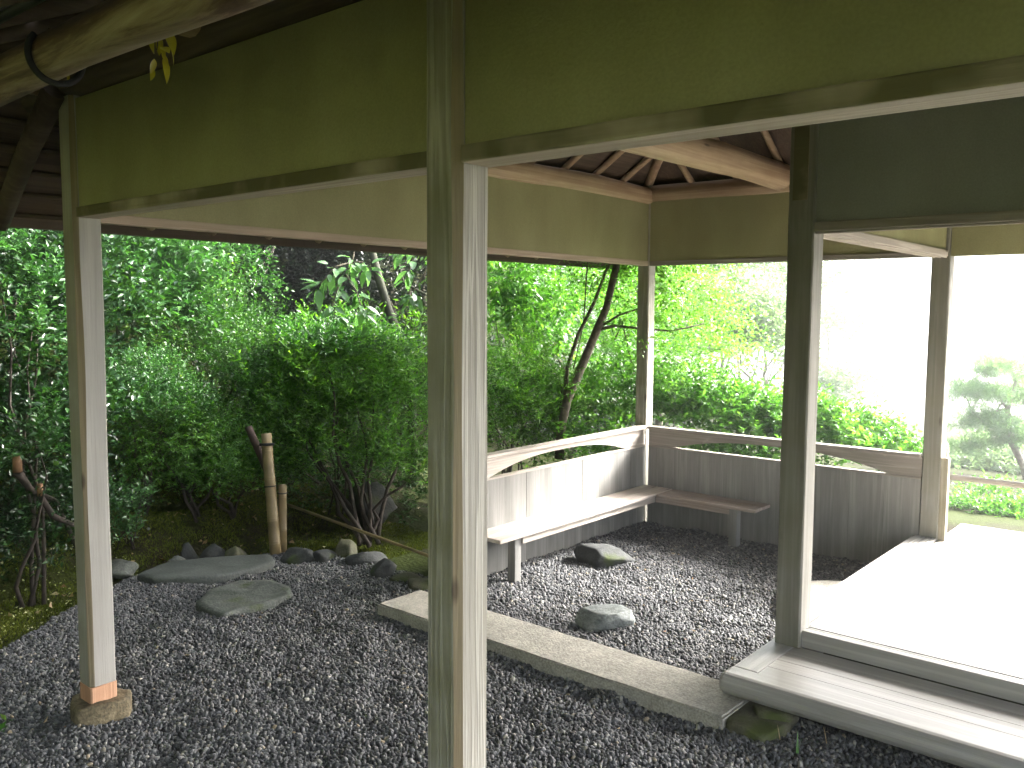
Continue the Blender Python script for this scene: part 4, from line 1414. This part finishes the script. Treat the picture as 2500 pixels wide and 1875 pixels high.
# high canopy of the same wood, leaning over the left garden
p = Vector((-8.5, 1.5, 0))
tree('tall overhanging evergreen shading the left garden from behind the slope', (p.x, p.y, H(p.x, p.y)),
     [((-8.0, 2.5, 6.2), (2.4, 2.6, 1.3), 1500), ((-9.5, 5.0, 6.0), (2.4, 2.6, 1.5), 1500), ((-7.2, 0.2, 5.6), (2.2, 2.0, 1.2), 900), ((-11, 2, 5.5), (2.5, 3, 2), 900), ((-7.6, 7.6, 5.6), (1.8, 1.8, 1.6), 1500)],
     LEAF_DARK, 0.16, 0.08, 77, tr=0.2, per=8, tl=0.45)

p = Vector((-1.5, -5.5, 0))  # unseen canopy behind the camera, added to darken the front walls
tree('unseen evergreen crowns added on the viewer side to shade the pavilion walls', (p.x, p.y, H(p.x, p.y)),
     [((-1.2, -2.4, 5.6), (2.6, 2.4, 1.1), 2600), ((-4.4, -1.2, 5.0), (2.4, 2.4, 1.1), 2600), ((-5.2, -1.6, 3.4), (2.0, 1.2, 1.2), 2200), ((-2.2, -2.6, 3.6), (2.0, 1.0, 1.2), 1800), ((-2.5, -5.0, 7.5), (4, 2.4, 1.4), 2200)],
     LEAF_DARK, 0.20, 0.11, 79, tr=0.22, per=8, tl=0.5)

# light leafy sprigs against the dark trees
shrub('leafy_bough', 'bright green sprigs hanging before the dark tree at upper centre left', 'branch',
      [(590, 640, 7.0, (.30, .25, .13), 80), (640, 700, 7.0, (.14, .14, .2), 60), (540, 600, 7.1, (.15, .15, .08), 30), (590, 790, 7.2, (.2, .2, .1), 40)],
      LEAF_LIGHT, 0.055, 0.025, 83, per=6, tl=0.14, thick=0.9, nst=4, stem=0.008, base=atd(700, 560, 7.6))


# big-leaved branches: every leaf its own piece
def leaf_mesh(name, ln, wd, curl=0.15, fold=0.2):
    n = 8
    vs, fs = [], []
    for i in range(n + 1):
        t = i / n
        w_ = wd * 0.5 * (math.sin(math.pi * min(1, t * 0.98 + 0.02) ** 0.8)) ** 0.85 if 0 < i < n else 0.0005
        z = -curl * ln * t * t
        vs += [(-w_, t * ln, z + fold * w_), (0, t * ln, z), (w_, t * ln, z + fold * w_)]
    for i in range(n):
        a = i * 3
        fs += [(a, a + 3, a + 4, a + 1), (a + 1, a + 4, a + 5, a + 2)]
    me = bpy.data.meshes.new(name)
    me.from_pydata(vs, [], fs)
    at = me.attributes.new('tone', 'FLOAT', 'FACE')
    at.data.foreach_set('value', np.full(len(fs), 0.8, np.float32))
    for p_ in me.polygons: p_.use_smooth = True
    return me


LM = [leaf_mesh('leaf', 0.105, 0.045, 0.2), leaf_mesh('leaf', 0.09, 0.042, 0.1, 0.3), leaf_mesh('leaf', 0.075, 0.034, 0.3)]
for m_ in LM: m_.materials.append(LEAF_PALEBIG)


def leaf_branch(label, polylines, nl, seed, scale=1.0, droop=0.5, meshes=LM, cat='branch', barkm=BARK, r=0.006):
    rr = random.Random(seed)
    b = polylines[0][0]
    t = thing('leafy_branch', label, cat, b)
    for pl_ in polylines:
        o = link('twig', tube_mesh('twig', [q - pl_[0] for q in pl_], [r * (1 - 0.7 * i / (len(pl_) - 1)) for i in range(len(pl_))], 6), barkm, t, pl_[0])
    segs = [(pl_[i], pl_[i + 1]) for pl_ in polylines for i in range(max(0, len(pl_) // 3), len(pl_) - 1)]
    for i in range(nl):
        a, c = rr.choice(segs)
        q = a.lerp(c, rr.random())
        d = (c - a).normalized()
        sd3 = d.cross(Vector((rr.uniform(-1, 1), rr.uniform(-1, 1), rr.uniform(-1, 1)))).normalized()
        ld = (d * rr.uniform(0.1, 0.8) + sd3 * 0.8 + Vector((0.15, -0.25, -droop * rr.random()))).normalized()
        up = (Vector((0.3, -0.1, 1)) + Vector((rr.gauss(0, .35), rr.gauss(0, .35), 0))).normalized()
        xax = ld.cross(up).normalized()
        zax = xax.cross(ld)
        M = Matrix((xax, ld, zax)).transposed()
        q = q + ld * rr.uniform(0, 0.05)
        o = link('leaf', rr.choice(meshes), None, t, q, M.to_euler())
        s = scale * rr.uniform(0.7, 1.15)
        o.scale = (s, s, s)
    return t


def PL(*uvd): return [atd(*q) for q in uvd]


leaf_branch('pale lit branch of large leaves hanging left of the centre post, before the dark trees',
            [PL((872, 560, 5.7), (862, 630, 5.7), (845, 680, 5.65), (826, 720, 5.65)), PL((860, 640, 5.7), (820, 650, 5.65), (785, 690, 5.6), (770, 705, 5.6)),
             PL((845, 670, 5.65), (870, 710, 5.6), (885, 760, 5.6), (900, 790, 5.6)), PL((856, 640, 5.7), (885, 640, 5.7), (905, 660, 5.7)), PL((826, 700, 5.6), (812, 740, 5.6), (818, 775, 5.6))],
            95, 3, 1.05, droop=0.3)
leaf_branch('leafy branch tucked behind the left side of the centre post', [PL((1060, 560, 5.7), (1010, 620, 5.7), (990, 690, 5.7)), PL((1050, 600, 5.7), (1000, 600, 5.7), (970, 620, 5.7)), PL((1040, 660, 5.7), (1010, 710, 5.7), (1005, 730, 5.7))], 48, 5, 1.05, droop=0.3)
# leaning trunks in the dark left of the centre post
for i, (pp, lb, r) in enumerate((([(905, 600, 7), (925, 680, 7), (950, 760, 7), (985, 845, 7), (1005, 950, 7)], 'mossy leaning trunk left of the centre post', 0.05),
                                 ([(960, 560, 7.2), (972, 640, 7.2), (985, 690, 7.2), (1040, 720, 7.2)], 'thin crooked branch beside the mossy leaning trunk', 0.016))):
    pts = PL(*pp)
    bse = pts[-1] if i == 0 else pts[0]
    t = thing('leaning_tree' if i == 0 else 'crooked_branch', lb, 'tree' if i == 0 else 'branch', bse)
    r *= 0.8
    if i == 0:
        pts = pts + [Vector((pts[-1].x, pts[-1].y, H(pts[-1].x, pts[-1].y)))]
    link('trunk' if i == 0 else 'twig', tube_mesh('trunk', [q - bse for q in pts], [r * (0.75 + 0.25 * j / len(pts)) for j in range(len(pts))], 10, True, 0.25), simple('mossy_bark', (0.035, 0.038, 0.02), 0.9, 15, 0.5, 0.6), t, bse)

# ---- view between the centre post and the corner post
b = atd(1368, 1075, 6.4)
t = thing('leaning_maple', 'slender dark trunk leaning right between centre post and corner post, with forked limbs', 'tree', (b.x, b.y, H(b.x, b.y)))
for nm, pts, r0, r1 in (
        ('trunk', PL((1366, 1120, 6.4), (1370, 1050, 6.4), (1385, 975, 6.4), (1415, 905, 6.4), (1455, 810, 6.4), (1480, 750, 6.4), (1505, 650, 6.4), (1520, 560, 6.4)), 0.036, 0.026),
        ('limb', PL((1380, 980, 6.4), (1385, 900, 6.45), (1410, 820, 6.5), (1450, 740, 6.55), (1480, 660, 6.6), (1510, 600, 6.6)), 0.020, 0.008),
        ('limb', PL((1468, 803, 6.4), (1500, 795, 6.35), (1560, 802, 6.3), (1640, 808, 6.3), (1720, 790, 6.3)), 0.013, 0.005),
        ('limb', PL((1470, 795, 6.4), (1510, 770, 6.4), (1555, 755, 6.4), (1600, 730, 6.4)), 0.010, 0.004),
        ('limb', PL((1372, 1000, 6.5), (1378, 900, 6.8), (1366, 880, 7.0)), 0.02, 0.014),
        ('limb', PL((1440, 560, 6.5), (1430, 700, 6.6), (1425, 790, 6.6), (1400, 900, 6.6)), 0.006, 0.004),
        ('limb', PL((1500, 830, 7.0), (1520, 790, 7.0), (1545, 900, 7.0), (1560, 960, 7.0)), 0.008, 0.006)):
    n_ = len(pts)
    link(nm, tube_mesh(nm, [q - pts[0] for q in pts], [r0 + (r1 - r0) * j / (n_ - 1) for j in range(n_)], 9, True, 0.2), BARK, t, pts[0])
foliage('foliage', [(tri(1560, 640, 6.9), (.55, .5, .35), 420), (tri(1480, 700, 7.2), (.5, .5, .4), 350), (tri(1620, 780, 6.7), (.5, .5, .35), 420), (tri(1680, 880, 6.9), (.4, .4, .25), 260), (tri(1400, 620, 7.0), (.5, .4, .25), 200)],
        LEAF_MAPLE, 0.035, 0.02, per=8, tl=0.18, up=0.0, thick=0.95, seed=91, parent=t, updown=-0.1)
shrub('big_leaf_shrub', 'shrub with hanging mid green leaves just right of the centre post', 'shrub',
      [(1250, 720, 7.7, (.48, .45, .50), 420), (1310, 800, 7.7, (.26, .3, .3), 150), (1200, 620, 7.8, (.5, .5, .4), 280)],
      LEAF_BACKLIT, 0.072, 0.036, 93, per=6, tl=0.16, up=-0.2, updown=-0.35, thick=0.95, nst=6, stem=0.01)
shrub('round_shrub', 'rounded reddish stemmed shrub low behind the long bench', 'shrub',
      [(1270, 960, 6.7, (.48, .42, .32), 1100), (1200, 1060, 6.6, (.4, .35, .28), 600), (1330, 1010, 6.7, (.3, .3, .25), 400)],
      LEAF_FINE, 0.035, 0.016, 95, per=8, tl=0.13, nst=8, stem=0.008)
shrub('low_leafy_shrub', 'broad leaved undergrowth between the leaning trunk and the corner post', 'shrub',
      [(1440, 1010, 7.0, (.42, .4, .25), 450), (1520, 960, 7.0, (.4, .4, .3), 450), (1400, 1100, 6.6, (.35, .3, .2), 250)],
      LEAF_BACKLIT, 0.05, 0.027, 97, per=7, tl=0.14, nst=5)
shrub('background_shrub', 'pale leaved shrub farther back behind the leaning trunk', 'shrub',
      [(1400, 830, 9.0, (.8, .8, .55), 800), (1290, 700, 9.5, (.9, .9, .7), 600), (1540, 880, 9.2, (.7, .7, .5), 500), (1200, 880, 9.0, (.7, .7, .6), 500)],
      LEAF_BACKLIT, 0.06, 0.022, 99, per=8, tl=0.2, up=0.0)
p = atd(1600, 900, 11)
tree('yellow green maple lit through from behind, above the hedge', (p.x, p.y, H(p.x, p.y)),
     [(tri(1580, 680, 10.5), (1.1, 1.1, .9), 1200), (tri(1440, 620, 11), (1.2, 1.2, .8), 900), (tri(1680, 820, 10.5), (.8, .8, .5), 500), (tri(1500, 780, 11.5), (1.2, 1, .7), 700)],
     LEAF_MAPLE, 0.055, 0.03, 101, name='maple_tree', tr=0.06, per=8, tl=0.25, up=0.0, thick=0.95)
# hedge beyond the shaded low wall
shrub('clipped_hedge', 'broad leaved hedge growing right behind the shaded low wall', 'hedge',
      [(1640, 1010, 6.95, (.34, .3, .26), 420), (1740, 1010, 6.85, (.34, .3, .24), 420), (1850, 1040, 6.75, (.32, .3, .24), 420), (1950, 1050, 6.7, (.32, .3, .24), 420), (2060, 1075, 6.65, (.32, .3, .2), 420), (2160, 1110, 6.6, (.26, .26, .15), 260),
       (1800, 1130, 6.7, (.7, .25, .2), 420)],
      LEAF_BACKLIT, 0.055, 0.028, 103, per=7, tl=0.12, nst=14, stem=0.007, thick=0.7)
shrub('low_evergreen', 'low glossy bush at the far edge of the raised floor', 'shrub',
      [(2400, 1255, 7.2, (.32, .2, .09), 200), (2500, 1275, 7.1, (.3, .2, .10), 160), (2480, 1215, 7.6, (.5, .4, .08), 200)],
      LEAF_BACKLIT, 0.045, 0.026, 105, per=7, tl=0.09, nst=5, stem=0.004)
# pine
pb = atd(2480, 1200, 11)
pt = thing('garden_pine', 'pale backlit pine at the right edge beyond the handrail', 'tree', (pb.x, pb.y, H(pb.x, pb.y)))
pp = PL((2530, 1260, 11), (2500, 1140, 11), (2470, 1080, 11), (2460, 1000, 11), (2480, 930, 11), (2450, 870, 11))
PBARK = simple('pale_bark', (0.26, 0.23, 0.20), 0.9, 20)
link('trunk', tube_mesh('trunk', [q - pp[0] for q in pp], [.06, .045, .04, .035, .02, .01], 9, True, 0.3), PBARK, pt, pp[0])
for i, (u, v) in enumerate(((2330, 950), (2370, 1020), (2400, 1080), (2560, 960), (2390, 900), (2540, 1060))):
    a = pp[2 + i % 3]; e = atd(u, v, 11 + 0.3 * (i % 3))
    ps = wander(a, e, 6, 0.15, i + 3)
    link('limb', tube_mesh('limb', [q - a for q in ps], [0.018 * (1 - .8 * j / 5) for j in range(6)], 6), PBARK, pt, a)
foliage('needles', [(tri(2380, 970, 11), (.38, .35, .16), 420), (tri(2440, 910, 11), (.4, .4, .22), 460), (tri(2410, 1040, 11), (.38, .3, .16), 400), (tri(2500, 980, 11.2), (.45, .4, .25), 520), (tri(2480, 1080, 11), (.38, .3, .16), 380), (tri(2370, 1100, 11.2), (.25, .3, .1), 200)],
        LEAF_PINE, 0.08, 0.008, per=16, tl=0.12, up=0.6, seed=111, parent=pt, jit=0.6, thick=0.9)
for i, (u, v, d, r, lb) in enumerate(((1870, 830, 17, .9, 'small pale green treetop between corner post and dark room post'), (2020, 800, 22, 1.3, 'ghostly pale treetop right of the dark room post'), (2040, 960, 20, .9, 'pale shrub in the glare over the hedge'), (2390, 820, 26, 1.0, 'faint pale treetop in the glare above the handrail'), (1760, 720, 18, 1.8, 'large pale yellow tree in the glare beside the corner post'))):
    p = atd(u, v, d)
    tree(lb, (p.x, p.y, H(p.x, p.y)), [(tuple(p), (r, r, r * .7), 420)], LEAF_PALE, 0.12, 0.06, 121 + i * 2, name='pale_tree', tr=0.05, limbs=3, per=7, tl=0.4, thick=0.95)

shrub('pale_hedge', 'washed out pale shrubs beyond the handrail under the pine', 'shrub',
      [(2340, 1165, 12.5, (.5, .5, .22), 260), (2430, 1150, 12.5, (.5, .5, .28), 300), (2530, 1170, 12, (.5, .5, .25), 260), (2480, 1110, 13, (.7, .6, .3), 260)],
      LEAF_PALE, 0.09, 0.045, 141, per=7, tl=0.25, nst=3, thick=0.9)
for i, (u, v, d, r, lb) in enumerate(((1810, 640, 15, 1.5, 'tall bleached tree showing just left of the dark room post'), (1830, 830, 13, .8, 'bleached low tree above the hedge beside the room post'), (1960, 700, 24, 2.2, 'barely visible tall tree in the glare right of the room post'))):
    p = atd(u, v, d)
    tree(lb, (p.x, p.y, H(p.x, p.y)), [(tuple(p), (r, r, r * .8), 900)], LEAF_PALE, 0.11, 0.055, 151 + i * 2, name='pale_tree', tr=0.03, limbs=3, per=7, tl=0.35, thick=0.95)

# ------------------------------------------------------------------ small things
gt = thing('grass_blade', 'bright green grass blade growing out beneath the deck edge', 'grass', (-1.09, 2.80, 0))
for i, (dx, h_, ln_) in enumerate(((0, 0.075, 0.02), (0.008, 0.06, -0.012))):
    vs = []
    fs = []
    for k in range(7):
        t_ = k / 6
        w_ = 0.0042 * (1 - t_ ** 2) + 0.0003
        vs += [(dx - w_, ln_ * t_ * t_, h_ * t_), (dx + w_, ln_ * t_ * t_ + 0.002, h_ * t_)]
    for k in range(6):
        fs.append((2 * k, 2 * k + 1, 2 * k + 3, 2 * k + 2))
    me = bpy.data.meshes.new('blade'); me.from_pydata(vs, [], fs)
    at = me.attributes.new('tone', 'FLOAT', 'FACE'); at.data.foreach_set('value', [0.9] * len(fs))
    link('blade', me, LEAF_LIGHT, gt, (-1.09, 2.80, 0.0), (0, 0, 0.4 + i))
for i, (u, v, lb) in enumerate(((1905, 1810, 'dry straw blade between the footing stone and the green grass blade'), (2018, 1815, 'dry straw blade right of the green grass blade'))):
    p = atz(u, v)
    o = link('dry_grass', tube_mesh('dry_grass', [(0, 0, 0), (-0.006, 0, 0.03), (-0.014, 0.004, 0.055)], [0.0022, 0.0018, 0.0005], 5), simple('straw%d' % i, (0.35, 0.27, 0.15)), None, (p.x, p.y, 0))
    tag(o, lb, 'dry grass')
# sawn stumps in the left shrub
for i, (u, v, d, lb) in enumerate(((42, 1128, 4.35, 'sawn branch end among the leaves at the left edge'), (98, 1195, 4.4, 'smaller cut twig end below the sawn branch at left'))):
    p = atd(u, v, d)
    t = thing('cut_branch', lb, 'branch', p)
    s = 1 - 0.35 * i
    link('bark', tube_mesh('bark', [Vector((0, 0, -0.05)) * s, Vector((0, 0, 0.045)) * s], 0.022 * s, 12), SAWN, t, p)
    link('stem', tube_mesh('stem', [Vector((0, 0, -0.05)) * s, Vector((-0.06, 0.08, -0.16)), Vector((-0.16, 0.24, -0.26)), Vector((-0.3, 0.45, p.z * -1 + H(p.x - .3, p.y + .45)))], [0.022 * s, 0.016, 0.013, 0.012], 8), BARKD, t, p)
# hanging yellow leaves at the eave
YL = [leaf_mesh('leaf', 0.05, 0.02, 0.3), leaf_mesh('leaf', 0.04, 0.018, 0.1)]
YM = [m_ for m_ in YL]
for m_ in YM: m_.materials.append(LEAF_YELLOW)
leaf_branch('yellowing sprig hanging in front of the eave log at the upper left', [PL((392, -60, 1.7), (392, 20, 1.7), (388, 70, 1.7), (383, 122, 1.7)), PL((392, -30, 1.7), (420, 0, 1.7), (440, 25, 1.7)), PL((392, -30, 1.7), (380, 0, 1.7), (375, 15, 1.7))], 18, 9, 0.9, droop=1.2, meshes=YM, r=0.003)
leaf_branch('small yellow leaf shapes standing for reflections on the gutter strap', [PL((118, 70, 1.95), (135, 105, 1.95), (150, 140, 1.95))], 9, 11, 0.8, droop=1.2, meshes=YM, r=0.002)  # yellow leaf meshes added in place of reflections on the metal strap
